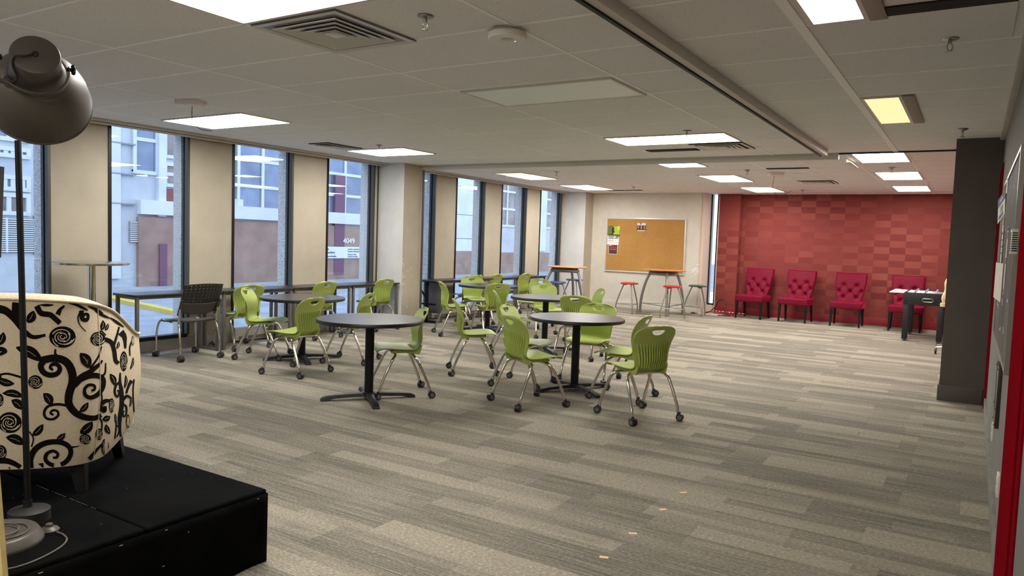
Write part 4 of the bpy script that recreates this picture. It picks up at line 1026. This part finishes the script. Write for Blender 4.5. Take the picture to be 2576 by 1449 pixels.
# ------------------------------------------------------------------ patterned tub chair
def linen():
    t = NT('cream linen'); v = t.noise(t.coord('Object', scale=(1, 1, 4)), 90, 3, .7)
    t.link(t.ramp(v, [(.3, rgba((204, 186, 156))), (.7, rgba((228, 213, 186)))]), t.b.inputs['Base Color']); t.b.inputs['Roughness'].default_value = .9; t.b.inputs['Specular IOR Level'].default_value = .15
    t.bump(v, .2, .002); return t.m
M_LINEN = linen(); M_FLOCK = mat('black flocked print', (20, 16, 14), .95, spec=.1, var=.3, vscale=120)
TA = math.radians(43); TC = Vector((-3.711, 1.792, ZS))
tub = thing('tub_armchair', 'cream tub armchair with black rose and scroll pattern seen from behind', 'armchair', TC, TA)
HALF = [(.318, .345), (.338, .24), (.350, .08), (.350, -.08), (.338, -.20), (.285, -.305), (.17, -.358), (0, -.372)]
PATH, PL = resample([(x, y, 0) for x, y in HALF] + [(-x, y, 0) for x, y in HALF[-2::-1]], 96)
def tub_top(p):
    y = p.y; k = max(0, min(1, (y+.37)/.70)); return .875-.02*k-.215*(k*k*(3-2*k)) - .02*(abs(p.x)/.35)**2*(1-k)
def tub_pt(u, v, off=0.0):                   # outer face, u along the U, v from hem to rim
    k = u*96; i = min(95, int(k)); p = PATH[i].lerp(PATH[i+1], k-i)
    t = (PATH[min(96, i+1)]-PATH[max(0, i-1)]).normalized(); n = Vector((-t.y, t.x, 0))
    if n.dot(p) < 0: n = -n
    zt = tub_top(p); lift = .045*max(0, min(1, (p.y+.2)/.5))
    z = .135+lift+(zt-.135-lift)*v
    bulge = .016*math.sin(PI*v**.8) - .030*(1-v)**3
    return Vector((p.x, p.y, 0))+n*(bulge+off)+Vector((0, 0, z)), n
WT = .105
def outer(u, v): return tub_pt(u, v)[0]
def rim(u, v):
    a, n = tub_pt(u, 1.0); s = math.sin(PI*v)
    return a - n*(WT*v) + Vector((0, 0, .026*s**.7 if s > 0 else 0))
def inner(u, v):
    a, n = tub_pt(u, 1.0); zt = a.z; z = zt-(zt-.30)*v
    return Vector((a.x, a.y, z)) - n*(WT+.03*math.sin(PI*v*.7))
m = MB(); NU = 96
m.grid(outer, NU, 24, 0); m.grid(rim, NU, 8, 0); m.grid(inner, NU, 14, 0)
for uu in (0.0, 1.0):                        # arm fronts
    m.grid(lambda u, v, uu=uu: outer(uu, v).lerp(Vector((inner(uu, 0).x*1.0, inner(uu, 0).y, outer(uu, v).z)), u)+Vector((0, .02*math.sin(PI*u)*math.sin(PI*v), 0)), 8, 24, 0)
m.grid(lambda u, v: outer(u, 0).lerp(Vector((0, 0, outer(u, 0).z)), v), NU, 2, 0)
bmesh.ops.remove_doubles(m.bm, verts=m.bm.verts, dist=.0015); bmesh.ops.recalc_face_normals(m.bm, faces=m.bm.faces)
# pattern printed into the cloth: strokes drawn out on the cloth surface itself
tub_M = Matrix.Translation(TC) @ Matrix.Rotation(TA, 4, 'Z'); tub_I = tub_M.inverted()
bvh = BVHTree.FromBMesh(m.bm)
def cloth(a, b, off):
    u, v = a*.34516, 740+b*.34516
    o = tub_I @ CAM; d = (tub_I.to_3x3() @ ray(u, v)).normalized()
    h = bvh.ray_cast(o, d)
    if h[0] is None: return None
    n = h[1] if h[1].dot(d) < 0 else -h[1]
    return h[0]+n*off
PV, PF, PM = [], [], []
def ribbon(pts, wid, mi=1, off=.0016, k=5, fat=1.25, dx=0, dy=0):
    P = crom([(a+dx, b+dy, 0) for a, b in pts], k); n = len(P); prev = None
    for i, p in enumerate(P):
        t = (P[min(n-1, i+1)]-P[max(0, i-1)]); t = t.normalized() if t.length > 1e-6 else Vector((1, 0, 0))
        nn = Vector((-t.y, t.x, 0)); s = i/(n-1)
        w = (wid(s) if callable(wid) else wid[0]+(wid[1]-wid[0])*s); w = w*((fat if w > 22 else 1.1) if mi == 1 else .75)
        A, B = cloth(*(p+nn*w/2).xy, off), cloth(*(p-nn*w/2).xy, off)
        if A is None or B is None: prev = None; continue
        if prev and (PV[prev[0]]-A).length < .06:
            j = len(PV); PV.extend((A, B)); PF.append((prev[0], prev[1], j+1, j)); PM.append(mi); prev = (j, j+1)
        else:
            j = len(PV); PV.extend((A, B)); prev = (j, j+1)
def leaf(a, b, w, dx=0, dy=0, vein=True):
    a, b = Vector((*a, 0)), Vector((*b, 0)); d = b-a; nn = Vector((-d.y, d.x, 0)).normalized()
    mid = (a+b)/2+nn*d.length*.08
    ribbon([a.xy, mid.xy, b.xy], lambda s: max(1.5, w*math.sin(PI*min(1, s*.92+.06))**.8), dx=dx, dy=dy, k=8)
    if vein: ribbon([(a*.55+mid*.45).xy, mid.xy, (mid*.45+b*.55).xy], (3, 3), 0, .0026, dx=dx, dy=dy)
def rose(c, rx, ry, dx=0, dy=0):
    cx, cy = c
    ribbon([(cx-rx, cy), (cx-rx*.5, cy), (cx, cy), (cx+rx*.5, cy), (cx+rx, cy)], lambda s: max(2, 2*ry*math.sqrt(max(0, 1-(2*s-1)**2))), dx=dx, dy=dy, k=8, fat=1.0)
    for q, (r0, a0, a1) in enumerate([(.78, 200, 340), (.78, 20, 120), (.60, 130, 260), (.58, -40, 80), (.40, 60, 220), (.38, 240, 380), (.2, 0, 260), (.9, 10, 80), (.9, 110, 170)]):
        A = [math.radians(a0+(a1-a0)*t/5) for t in range(6)]
        ribbon([(cx+rx*r0*(1-.04*i)*math.cos(t), cy+ry*r0*(1-.04*i)*math.sin(t)) for i, t in enumerate(A)], (max(3, rx*.10), max(2.5, rx*.06)), 0, .0027, k=4, dx=dx, dy=dy)
MAIN = [
 ([(300, 482), (400, 466), (480, 492), (522, 560), (528, 640), (503, 730), (502, 800), (545, 860), (605, 893), (680, 903), (737, 882)], lambda s: 42+14*math.sin(PI*s)-18*s),
 ([(330, 470), (298, 520), (318, 570), (370, 590), (420, 575), (436, 540), (415, 512), (380, 512), (366, 536), (386, 553)], (38, 17)),
 ([(535, 660), (600, 600), (660, 562), (720, 512), (745, 482)], (46, 12)), ([(655, 545), (715, 455), (738, 380)], (16, 9)),
 ([(560, 632), (640, 597), (710, 594), (750, 622), (746, 682), (710, 730), (660, 753), (622, 735), (616, 692), (645, 662), (685, 666), (688, 694), (664, 702)], (34, 15)),
 ([(495, 812), (420, 802), (350, 817), (322, 860), (337, 903), (385, 910), (422, 885), (418, 852), (385, 846), (368, 866), (390, 880)], (18, 15)),
 ([(405, 400), (402, 430), (425, 460)], (12, 18)),
]
for dx in (0, -760):
    for pts, w in MAIN: ribbon(pts, w, dx=dx, dy=0 if dx == 0 else -30)
    leaf((648, 535), (583, 430), 62, dx); leaf((375, 805), (318, 722), 52, dx); leaf((580, 855), (642, 788), 34, dx); leaf((585, 1012), (672, 930), 52, dx); leaf((300, 482), (118, 388), 66, dx)
    rose((455, 312), 97, 78, dx); rose((712, 325), 54, 50, dx); rose((620, 1056), 42, 38, dx)
    ribbon([(225, 1285), (222, 1200), (258, 1128), (330, 1085), (420, 1075), (490, 1100), (516, 1150), (490, 1210), (430, 1245), (370, 1240), (332, 1205), (342, 1162), (385, 1142), (420, 1160), (412, 1188), (386, 1190)], (36, 17), dx=dx)
ribbon([(505, 1115), (545, 1112), (577, 1104)], (14, 5)); leaf((412, 1062), (474, 1012), 34); leaf((238, 1028), (313, 948), 40); ribbon([(215, 1000), (243, 1050), (230, 1112)], (9, 9)); leaf((247, 1286), (314, 1230), 44)
ribbon([(-40, 105), (40, 120), (110, 185), (170, 262), (240, 312), (332, 298)], lambda s: 52-34*s); leaf((200, 205), (246, 122), 52); ribbon([(118, 60), (115, 130), (140, 200)], (46, 40))
ribbon([(268, 85), (300, 138), (365, 150), (405, 182), (438, 212)], (34, 30)); ribbon([(420, 150), (440, 110), (470, 85)], (30, 14))
ribbon([(590, 118), (568, 170), (582, 225), (626, 272)], (10, 6)); ribbon([(592, 120), (598, 178), (634, 186), (640, 150), (615, 145), (610, 166)], (28, 12)); leaf((738, 262), (748, 190), 30)
ribbon([(700, 300), (735, 270), (770, 300)], (12, 8)); leaf((765, 262), (785, 215), 22)
rose((258, 640), 52, 50); rose((72, 935), 86, 76); rose((5, 1150), 44, 52); rose((720, 1020), 26, 42); rose((765, 1112), 27, 60)
ribbon([(-60, 610), (0, 588), (60, 580), (158, 606)], (12, 15)); leaf((-20, 615), (105, 652), 44); leaf((165, 745), (18, 722), 44); leaf((165, 836), (85, 772), 52); leaf((175, 1090), (45, 1042), 56)
ribbon([(-40, 1212), (40, 1212), (110, 1236), (175, 1278)], (40, 24)); leaf((-10, 1300), (75, 1262), 34); leaf((-10, 370), (26, 278), 44); ribbon([(-40, 440), (0, 400), (40, 415), (0, 440)], (30, 20)); rose((-10, 770), 36, 50)
# side panel
for pts, w in [([(762, 328), (808, 350), (830, 410), (840, 480), (862, 505)], (26, 22)), ([(828, 372), (850, 300), (866, 238)], (18, 12)), ([(878, 275), (905, 312), (912, 395)], (40, 14)), ([(874, 572), (873, 640), (882, 700), (886, 800), (872, 900), (872, 990), (880, 1040)], lambda s: 10+16*math.sin(PI*s)),
  ([(878, 640), (845, 662), (834, 712), (852, 748), (866, 716), (852, 698)], (18, 10)), ([(888, 768), (925, 742), (958, 762)], (26, 10)), ([(892, 800), (918, 820), (918, 872), (900, 892), (894, 862), (906, 850)], (14, 9)), ([(738, 800), (765, 778), (805, 775)], (26, 20)), ([(728, 825), (758, 848), (765, 815)], (34, 20)),
  ([(958, 630), (938, 662), (918, 722)], (24, 14)), ([(945, 448), (944, 385), (962, 338), (972, 362)], (9, 12)), ([(835, 880), (846, 950), (836, 1052)], (10, 9)), ([(640, 1215), (690, 1150), (742, 1092)], (26, 14)), ([(730, 690), (742, 760), (728, 830)], (10, 10)), ([(846, 960), (870, 965), (862, 1010), (848, 1040)], (10, 8)), ([(740, 600), (765, 570), (768, 500)], (16, 8)), ([(975, 620), (968, 700), (972, 800), (976, 860)], (10, 8)), ([(725, 900), (742, 940), (738, 1000)], (12, 9))]: ribbon(pts, w)
leaf((835, 662), (800, 580), 34); leaf((745, 912), (802, 890), 34); leaf((770, 950), (800, 1018), 30); leaf((905, 682), (914, 590), 20); leaf((948, 545), (968, 460), 18); leaf((850, 395), (862, 345), 20); leaf((945, 820), (950, 745), 16); leaf((838, 930), (836, 870), 16)
rose((900, 488), 27, 72); rose((812, 810), 19, 52); rose((930, 925), 14, 50); rose((965, 340), 10, 34)
# rim pattern
for pts in ([(100, 48), (150, 36), (200, 40), (255, 50)], [(290, 78), (340, 80), (390, 78)], [(500, 66), (560, 80), (610, 104), (640, 118)], [(640, 88), (700, 112), (750, 140)], [(690, 120), (740, 150), (800, 176)], [(800, 170), (850, 205), (900, 240)]): ribbon(pts, lambda s: 5+13*math.sin(PI*s), off=.002)
def fnp(t):
    V = [t.verts.new(p) for p in PV]
    for q, mi in zip(PF, PM):
        try: t.faces.new([V[i] for i in q])
        except ValueError: pass
tb = bmesh.new(); V = [tb.verts.new(p) for p in PV]
for q, mi in zip(PF, PM):
    try: f = tb.faces.new([V[i] for i in q]); f.material_index = mi
    except ValueError: pass
me = bpy.data.meshes.new('tmp'); tb.to_mesh(me); tb.free(); m.bm.from_mesh(me); bpy.data.meshes.remove(me)
m.build('upholstery', [M_LINEN, M_FLOCK], tub, angle=60)
m = MB(); m.tube([tub_pt(k/96, 1.0, .004)[0]+Vector((0, 0, .004)) for k in range(97)], .0065, 8)
for uu in (.315, .685): m.tube([tub_pt(uu, v/12, .001)[0] for v in range(13)], .0022, 6)
m.build('piping', M_LINEN, tub)
m = MB(); m.box((-.235, -.24, .25), (.235, .385, .47), 0, .05, seg=4); m.build('seat_cushion', M_LINEN, tub)
m = MB(); m.box((-.30, -.25, .15), (.30, .345, .27), 0, .02, seg=3); m.build('seat_base', M_LINEN, tub)
for sx, sy, ph in ((1, 1, 0), (-1, 1, 0), (1, -1, 0), (-1, -1, 0)):
    m = MB(); c = Vector((sx*.25, .27 if sy > 0 else -.25, 0)); top = .19 if sy > 0 else .15
    def fn(t, c=c, sx=sx, sy=sy, top=top):
        A = [t.verts.new(c+Vector((dx*.034-sx*.028, dy*.034-sy*.028, top))) for dx, dy in ((-1, -1), (1, -1), (1, 1), (-1, 1))]
        B = [t.verts.new(c+Vector((dx*.020, dy*.020, 0))) for dx, dy in ((-1, -1), (1, -1), (1, 1), (-1, 1))]
        t.faces.new(A); t.faces.new(B[::-1])
        for i in range(4): t.faces.new((A[i], A[(i+1) % 4], B[(i+1) % 4], B[i]))
        bmesh.ops.bevel(t, geom=list(t.edges), offset=.003, segments=2, affect='EDGES'); bmesh.ops.recalc_face_normals(t, faces=t.faces)
    m._new(fn); m.build('leg', M_LEGB, tub)

# ------------------------------------------------------------------ floor lamp
M_LAMP = mat('dark bronze lamp metal', (92, 86, 79), .45, .3, spec=.5)
bc = on_z(-14, 1366, ZS); bc.z = ZS
lamp = thing('floor_lamp', 'dark metal floor lamp with big domed shade at the left edge', 'lamp', bc)
m = MB(); m.lathe([(0, .043), (.10, .043), (.134, .042), (.139, .040), (.142, .037), (.159, .010), (.160, .007), (.160, 0), (0, 0)], 64); m.build('base', M_LAMP, lamp)
D0 = 2.47
vd = ray(110, 267).normalized(); vr = (RT-vd*RT.dot(vd)).normalized(); vu = vd.cross(vr); vu = vu if vu.z > 0 else -vu
A0 = (vr*.03 + vu*.50 - vd*.86).normalized()
mc = at_d(99, 258, D0)-bc
e1 = (vr-A0*vr.dot(A0)).normalized(); e2 = A0.cross(e1)
if e2.dot(vd) > 0: e2 = -e2
LM = Matrix(((e1.x, -e2.x, A0.x, mc.x), (e1.y, -e2.y, A0.y, mc.y), (e1.z, -e2.z, A0.z, mc.z), (0, 0, 0, 1)))
if LM.to_3x3().determinant() < 0: LM = Matrix(((e1.x, e2.x, A0.x, mc.x), (e1.y, e2.y, A0.y, mc.y), (e1.z, e2.z, A0.z, mc.z), (0, 0, 0, 1)))
m = MB(); out = [(.1565, -.002), (.1565, .004), (.1535, .006), (.151, .03), (.143, .072), (.129, .112), (.110, .146), (.093, .166), (.0885, .170), (.0885, .175), (.080, .180), (.073, .205), (.069, .222), (.0675, .226), (.0675, .272), (.065, .279), (.059, .281), (0, .281)]
m.lathe(out, 64, 0, LM); m.lathe([(.1535, -.002), (.148, .03), (.14, .07), (.126, .11), (.105, .144), (.05, .17), (0, .172)], 64, 1, LM)
sh = m.build('lamp_shade', [M_LAMP, mat('pale lamp lining', (200, 196, 188), .5)], lamp)
m = MB(); m.lathe([(0, .2815), (.0095, .2815), (.0095, .285), (.005, .288), (0, .288)], 20, 0, LM)
def lp(th, rr, z): 
    c = LM @ Vector((0, 0, z)); return c+e1*(rr*math.cos(th))+e2*(rr*math.sin(th))
cp = crom([LM @ Vector((0, 0, .286)), lp(math.radians(150), .03, .292), lp(math.radians(165), .056, .288), lp(math.radians(150), .071, .272), lp(math.radians(135), .076, .235), lp(math.radians(140), .10, .208)], 8); m.tube(cp, .0035, 8); m.build('flex', mat('dark flex', (40, 37, 34), .5), sh)
yk = []
for k in range(41):
    th = math.radians(2+198*k/40); rr = .085+.012*math.sin(PI*k/40)+(.036*math.exp(-((th-math.radians(172))/.35)**2)); yk.append(lp(th, rr, .212))
m = MB()
def ytape(u, v):
    i = min(39, int(u*40)); p = yk[i].lerp(yk[i+1], u*40-i); return p+A0*(.026*(v-.5))
m.grid(ytape, 80, 2, 0); yo = m.build('yoke', M_LAMP, lamp); s = yo.modifiers.new('thick', 'SOLIDIFY'); s.thickness = .003
m = MB(); kp = lp(math.radians(4), .080, .212); kq = lp(math.radians(4), .106, .212); m.cyl(kp, kq, .006, 10)
for q in range(5):
    a = 2*PI*q/5; dd = (kq-kp).normalized(); uu = A0; ww = dd.cross(uu); m.sphere(lp(math.radians(4), .099, .212)+(uu*math.cos(a)+ww*math.sin(a))*.010, .0065)
m.build('knob', M_POLE, yo)
st_ = lp(math.radians(140), .10, .212)
pbase = Vector((0, 0, .038)); topw = at_d(-16, 330, 2.42)-bc
P = crom([st_, at_d(14, 176, 2.37)-bc, at_d(-4, 205, 2.38)-bc, at_d(-12, 255, 2.40)-bc, topw], 8)
m = MB(); m.tube(P+[pbase], .0125, 14); m.build('pole', M_LAMP, lamp)
m = MB()
def st(a, b): q = on_z(a*.18566, 1180+b*.18566, ZS+.004)-bc; return Vector((q.x, q.y, .004))
m.tube(crom([st(-160, 1370), st(100, 1355), st(350, 1290), st(600, 1185), st(830, 1050), st(905, 955), st(860, 890), st(770, 850)], 8), .0036, 8)
for q, (rr, dx, dy, z) in enumerate([(.085, .03, .02, .046), (.075, .02, .0, .053)]):
    m.tube([(dx+rr*math.cos(2*PI*k/40), dy+rr*.9*math.sin(2*PI*k/40), z) for k in range(40)], .0036, 8, closed=True)
m.build('cord', mat('brown grey flex', (92, 84, 78), .5), lamp)
sw = on_z(124, 1334, ZS)-bc; sw.z = 0
m = MB(); M2 = Matrix.Translation(sw); m.lathe([(0, 0), (.034, 0), (.036, .003), (.030, .010), (.016, .017), (.0, .018)], 32, 0, M2); m.lathe([(.013, .015), (.013, .026), (.011, .028), (0, .028)], 20, 0, M2); m.build('foot_switch', M_LAMP, lamp)

# slim pole stand
b0 = on_z(74, 1308, ZS); b0.z = ZS
r = thing('pole_stand', 'thin black pole on a small round weighted base in front of the patterned chair', 'stand', b0)
m = MB(); m.lathe([(0, .054), (.02, .054), (.072, .046), (.075, .043), (.075, 0), (0, 0)], 48); m.build('base', mat('dusty black cast base', (30, 28, 26), .6, var=.35, vscale=18), r)
D1 = (b0-CAM).dot(FW); pt = at_d(45, 354, D1)-b0; p0 = at_d(70, 1275, D1)-b0; p0.z = .05
m = MB(); m.tube([p0, pt], .0118, 16, cap=True); m.build('pole', M_POLE, r)
m = MB(); d = (pt-p0).normalized(); m.cyl(p0-d*.006, p0+d*.030, .0165, 18); m.build('collar', M_EDGE, r)

# dark screen at the left edge
q0 = at_d(11, 420, 4.5); q1 = at_d(3, 648, 4.5)
r = thing('screen', 'edge of a black flat screen on a stand at the left edge of the photo', 'screen', (q0.x, q0.y, 0))
dirx = (RT*-1); dirx.z = 0; dirx.normalize()
m = MB(); n = Vector((-dirx.y, dirx.x, 0))
A, B = Vector((0, 0, q0.z)), Vector((q1.x-q0.x, q1.y-q0.y, q1.z))
slab(m, [B, B+dirx*.55, B+dirx*.55+n*.035, B+n*.035, A, A+dirx*.55, A+dirx*.55+n*.035, A+n*.035], 0); m.build('panel', M_EDGE, r, smooth=False)
m = MB(); pz = Vector((0, 0, 0))+dirx*.3+n*.05; m.cyl((pz.x, pz.y, .02), (pz.x, pz.y, q1.z+.3), .025, 14); m.build('post', M_POLE, r)
m = MB(); m.cyl((pz.x, pz.y, 0), (pz.x, pz.y, .02), .22, 32); m.build('base', M_POLE, r)
# cream board leaning in the near left corner
r0 = at_d(-14, 1190, 1.9); r1 = at_d(7, 1449, 1.9); dv = (r1-r0); r2 = r1+dv*(r1.z/abs(dv.z)); 
m = MB(); n = FW.copy(); n.z = 0; n.normalize(); dl = RT*-1; dl.z = 0; dl.normalize()
slab(m, [r2, r2+dl*.5, r2+dl*.5+n*.02, r2+n*.02, r0, r0+dl*.5, r0+dl*.5+n*.02, r0+n*.02], 0)
o = m.build('leaning_board', mat('cream rough board', (212, 190, 130), .7, var=.08, vscale=14), smooth=False); tag(o, 'cream board edge at the lower left corner in front of the lamp base', 'board')

# ------------------------------------------------------------------ outside
M_CONC = mat('pale concrete panel', (186, 190, 196), .8, var=.05, vscale=1.5); M_CONC2 = mat('bright concrete panel', (206, 208, 212), .8, var=.04, vscale=1)
M_BROWN = mat('brown wall and reflection tone', (150, 124, 112), .85, var=.08, vscale=2); M_BRICK = mat('red brown panel', (132, 84, 76), .8, var=.1, vscale=3); M_PURP = mat('plum pilaster', (112, 78, 98), .7)
M_WINB = mat('blue grey glazing', (112, 124, 146), .12, .2, var=.18, vscale=.8); M_WINB2 = mat('brownish curtained glazing', (128, 118, 118), .2, .1, var=.2, vscale=1.2); M_MULL = mat('pale mullions', (204, 208, 214), .5); M_LOUV = mat('white louvres', (210, 212, 214), .5)
M_ASPH = mat('street asphalt', (150, 156, 166), .9, var=.08, vscale=2); M_YEL = mat('yellow kerb paint', (214, 186, 84), .7)
XB = -20.0
m = MB(); m.box((-60, -30, -.30), (XL-.26, 70, -.14)); struct(m.build('street', M_ASPH, smooth=False), 'street outside the windows')
bld = thing('office_building', 'pale concrete office building across the street seen through the windows', 'building', (XB, 0, -.14))
def bpt(u, v): q = on_x(u, v, XB); return q.y, q.z+.14
m = MB(); m.box((-6, -25, 0), (0, 64, 17)); wallo = m.build('wall', M_CONC, bld, smooth=False)
def brect(name, u0, v0, u1, v1, mt, dep=.06, parent=None, back=.02):
    y0, z1 = bpt(u0, v0); y1, z0 = bpt(u1, v1); m = MB(); m.box((-back, y0, max(0, z0)), (dep, y1, z1)); return m.build(name, mt, parent or bld, smooth=False)
def bwin(u0, v0, u1, v1, us, vs, mt, up=0.0):
    y0, z1 = bpt(u0, v0); y1, z0 = bpt(u1, v1); z1 += up; m = MB(); m.box((-.02, y0, z0), (.01, y1, z1)); w = m.build('window', mt, bld, smooth=False)
    m = MB(); t = .05
    for q, (a, b) in enumerate((((y0-t, z0-t), (y1+t, z0+t)), ((y0-t, z1-t), (y1+t, z1+t)), ((y0-t, z0), (y0+t, z1)), ((y1-t, z0), (y1+t, z1)))): m.box((-.02, a[0], a[1]), (.070+.003*q, b[0], b[1]))
    for u in us: y = bpt(u, (v0+v1)/2)[0]; m.box((0, y-t, z0), (.060, y+t, z1))
    for v in vs: z = bpt((u0+u1)/2, v)[1]; m.box((0, y0, z-t), (.056, y1, z+t))
    m.build('mullions', M_MULL, w, smooth=False)
def blouv(u0, v0, u1, v1, n, mid=True):
    y0, z1 = bpt(u0, v0); y1, z0 = bpt(u1, v1); m = MB(); m.box((-.02, y0, z0), (.03, y1, z1)); w = m.build('vent_recess', mat('grey vent recess', (128, 132, 140), .8), bld, smooth=False)
    m = MB(); h = (z1-z0)/n
    for k in range(n): m.bar((.05, y0, z0+h*(k+.5)), (.05, y1, z0+h*(k+.5)), .06, h*.5)
    m.box((.0, (y0+y1)/2-.02, z0), (.085, (y0+y1)/2+.02, z1)); m.build('louvres', M_LOUV, w, smooth=False)
bwin(-60, 300, 66, 355, [20], [], M_WINB, up=2.5); bwin(-80, 363, 69, 396, [-20, 12, 30, 48], [], M_WINB); bwin(-80, 437, 69, 478, [-20, 10, 30, 55], [], M_WINB); bwin(-80, 484, 69, 538, [20], [], M_WINB2)
blouv(-60, 545, 83, 635, 16); brect('red_panel_or_reflection', 83, 542, 104, 640, M_BRICK, .04)
brect('pilaster', 200, 200, 277+22, 700, M_CONC2, .10)
bwin(336, 322, 393, 437, [], [352], M_WINB, up=2.5); brect('pilaster', 393, 310, 411, 545, M_CONC2, .14)
bwin(413, 322, 470, 400, [], [], M_WINB2, up=2.5); bwin(413, 412, 470, 470, [], [440], M_WINB2); brect('red_panel_or_reflection', 413, 474, 470, 515, M_BRICK, .04)  # brownish panes and red panel drawn in place of a glass reflection
brect('lower_wall_or_reflection', 343, 545, 1010, 760, M_BROWN, .12); brect('ledge', 343, 538, 1010, 546, M_CONC2, .22)
blouv(324, 556, 417, 611, 11); brect('pilaster', 393, 613, 411, 760, M_PURP, .18)
bwin(540, 350, 745, 553, [598, 659], [405, 470], M_WINB, up=2.5); bwin(750, 385, 985, 560, [800, 866, 930], [440, 493], M_WINB, up=2.5)
brect('blinds', 587, 500, 610, 553, M_CONC2, .03); brect('pilaster', 838, 440, 858, 690, M_PURP, .14)
bwin(1000, 430, 1066, 560, [1030], [480], M_WINB, up=2)
brect('pilaster', 1072, 400, 1240, 632, M_CONC2, .08); bwin(1246, 440, 1318, 571, [1275, 1297], [483, 527], M_WINB2, up=2)
brect('pilaster', 1325, 440, 1369, 632, M_CONC2, .08); bwin(1371, 470, 1430, 577, [1391], [505, 540], M_WINB2, up=2)
brect('lower_wall_or_reflection', 1072, 634, 1480, 760, M_BROWN, .05)  # brown band paints in the pinkish reflection low in the far panes
m = MB()
for v in (410, 470, 540, 600):
    z = bpt(1160, v)[1]; m.box((.081, bpt(1072, 500)[0], z-.02), (.084, bpt(1240, 500)[0], z+.02))
for v in (360, 437, 512):
    z = bpt(300, v)[1]; m.box((.0, bpt(110, 500)[0], z-.02), (.104, bpt(336, 500)[0], z+.02))
m.build('panel_joints', mat('panel joint grey', (140, 146, 154), .9), wallo, smooth=False)  # grey strips mark the joints between concrete panels
# dock signs on the opposite building
def text(body, size, y, z, mt, parent, depth=.02, x=.02, sx=1.0):
    c = bpy.data.curves.new('txt', 'FONT'); c.body = body; c.size = size; c.extrude = .006; c.space_character = sx
    o = bpy.data.objects.new('txt', c); COL.objects.link(o); bpy.context.view_layer.update()
    me = bpy.data.meshes.new_from_object(o.evaluated_get(bpy.context.evaluated_depsgraph_get())); bpy.data.objects.remove(o); bpy.data.curves.remove(c)
    me.materials.clear(); me.materials.append(mt); t = bpy.data.objects.new('lettering', me); COL.objects.link(t)
    t.rotation_euler = (PI/2, 0, PI/2); t.location = (x, y, z); t.parent = parent; return t
M_LET = mat('white lettering', (240, 240, 240), .5); M_SIGN = mat('white sign face', (216, 220, 226), .5); M_BLU = mat('navy lettering', (36, 50, 100), .5)
def spt(u, v, dx=.0): q = on_x(u, v, XB+.18); return q
a, b = spt(865, 612), spt(894, 599)
r = thing('street_number', 'white number 4049 on the building across the street', 'number', (XB+.12, a.y, a.z)); 
wdt = b.y-a.y; t = text('4049', (b.z-a.z)*1.36, 0, 0, M_LET, r, x=.015); bpy.context.view_layer.update(); t.scale = (wdt/max(.01, t.dimensions.x),)+(1, 1)
a, b = spt(800, 650), spt(940, 622)
r = thing('dock_sign', 'white goods reception sign with blue lettering below the number 4049', 'sign', (XB+.12, a.y, a.z)); sw_, sh_ = b.y-a.y, b.z-a.z
m = MB(); m.box((0, 0, 0), (.04, sw_, sh_)); m.build('panel', M_SIGN, r, smooth=False)
text('Réception', sh_*.30, .02+.0*sw_, sh_*.70, M_BLU, r, x=.042); text('de marchandises', sh_*.29, .02, sh_*.42, M_BLU, r, x=.042); text('Reception of merchandise', sh_*.2, .02, sh_*.12, M_BLU, r, x=.042)
text('Lundi au vendredi 6h', sh_*.18, sw_*.52, sh_*.74, M_BLU, r, x=.042); text('Samedi et dimanche', sh_*.18, sw_*.52, sh_*.54, M_BLU, r, x=.042); text('Monday to Friday', sh_*.15, sw_*.52, sh_*.28, M_BLU, r, x=.042); text('Saturday and Sunday', sh_*.15, sw_*.52, sh_*.10, M_BLU, r, x=.042)
# yellow kerb outside the left windows
p, q = on_z(443, 786, -.10), on_z(160, 725, -.10)
m = MB(); d = (q-p).normalized(); n = Vector((-d.y, d.x, 0)); 
a0, b0_ = p-d*2.2, q
slab(m, [Vector((*(a0-n*.09).xy, -.14)), Vector((*(b0_-n*.09).xy, -.14)), Vector((*(b0_+n*.09).xy, -.14)), Vector((*(a0+n*.09).xy, -.14)), Vector((*(a0-n*.09).xy, -.06)), Vector((*(b0_-n*.09).xy, -.06)), Vector((*(b0_+n*.09).xy, -.06)), Vector((*(a0+n*.09).xy, -.06))], 0)
o = m.build('kerb', M_YEL, smooth=False); tag(o, 'yellow painted kerb in the street outside the left windows', 'kerb')

# ------------------------------------------------------------------ light
w = bpy.data.worlds.new('world'); SC.world = w; w.use_nodes = True
bg = w.node_tree.nodes['Background']; bg.inputs['Color'].default_value = (0.66, 0.79, 1.0, 1); bg.inputs['Strength'].default_value = 1.22
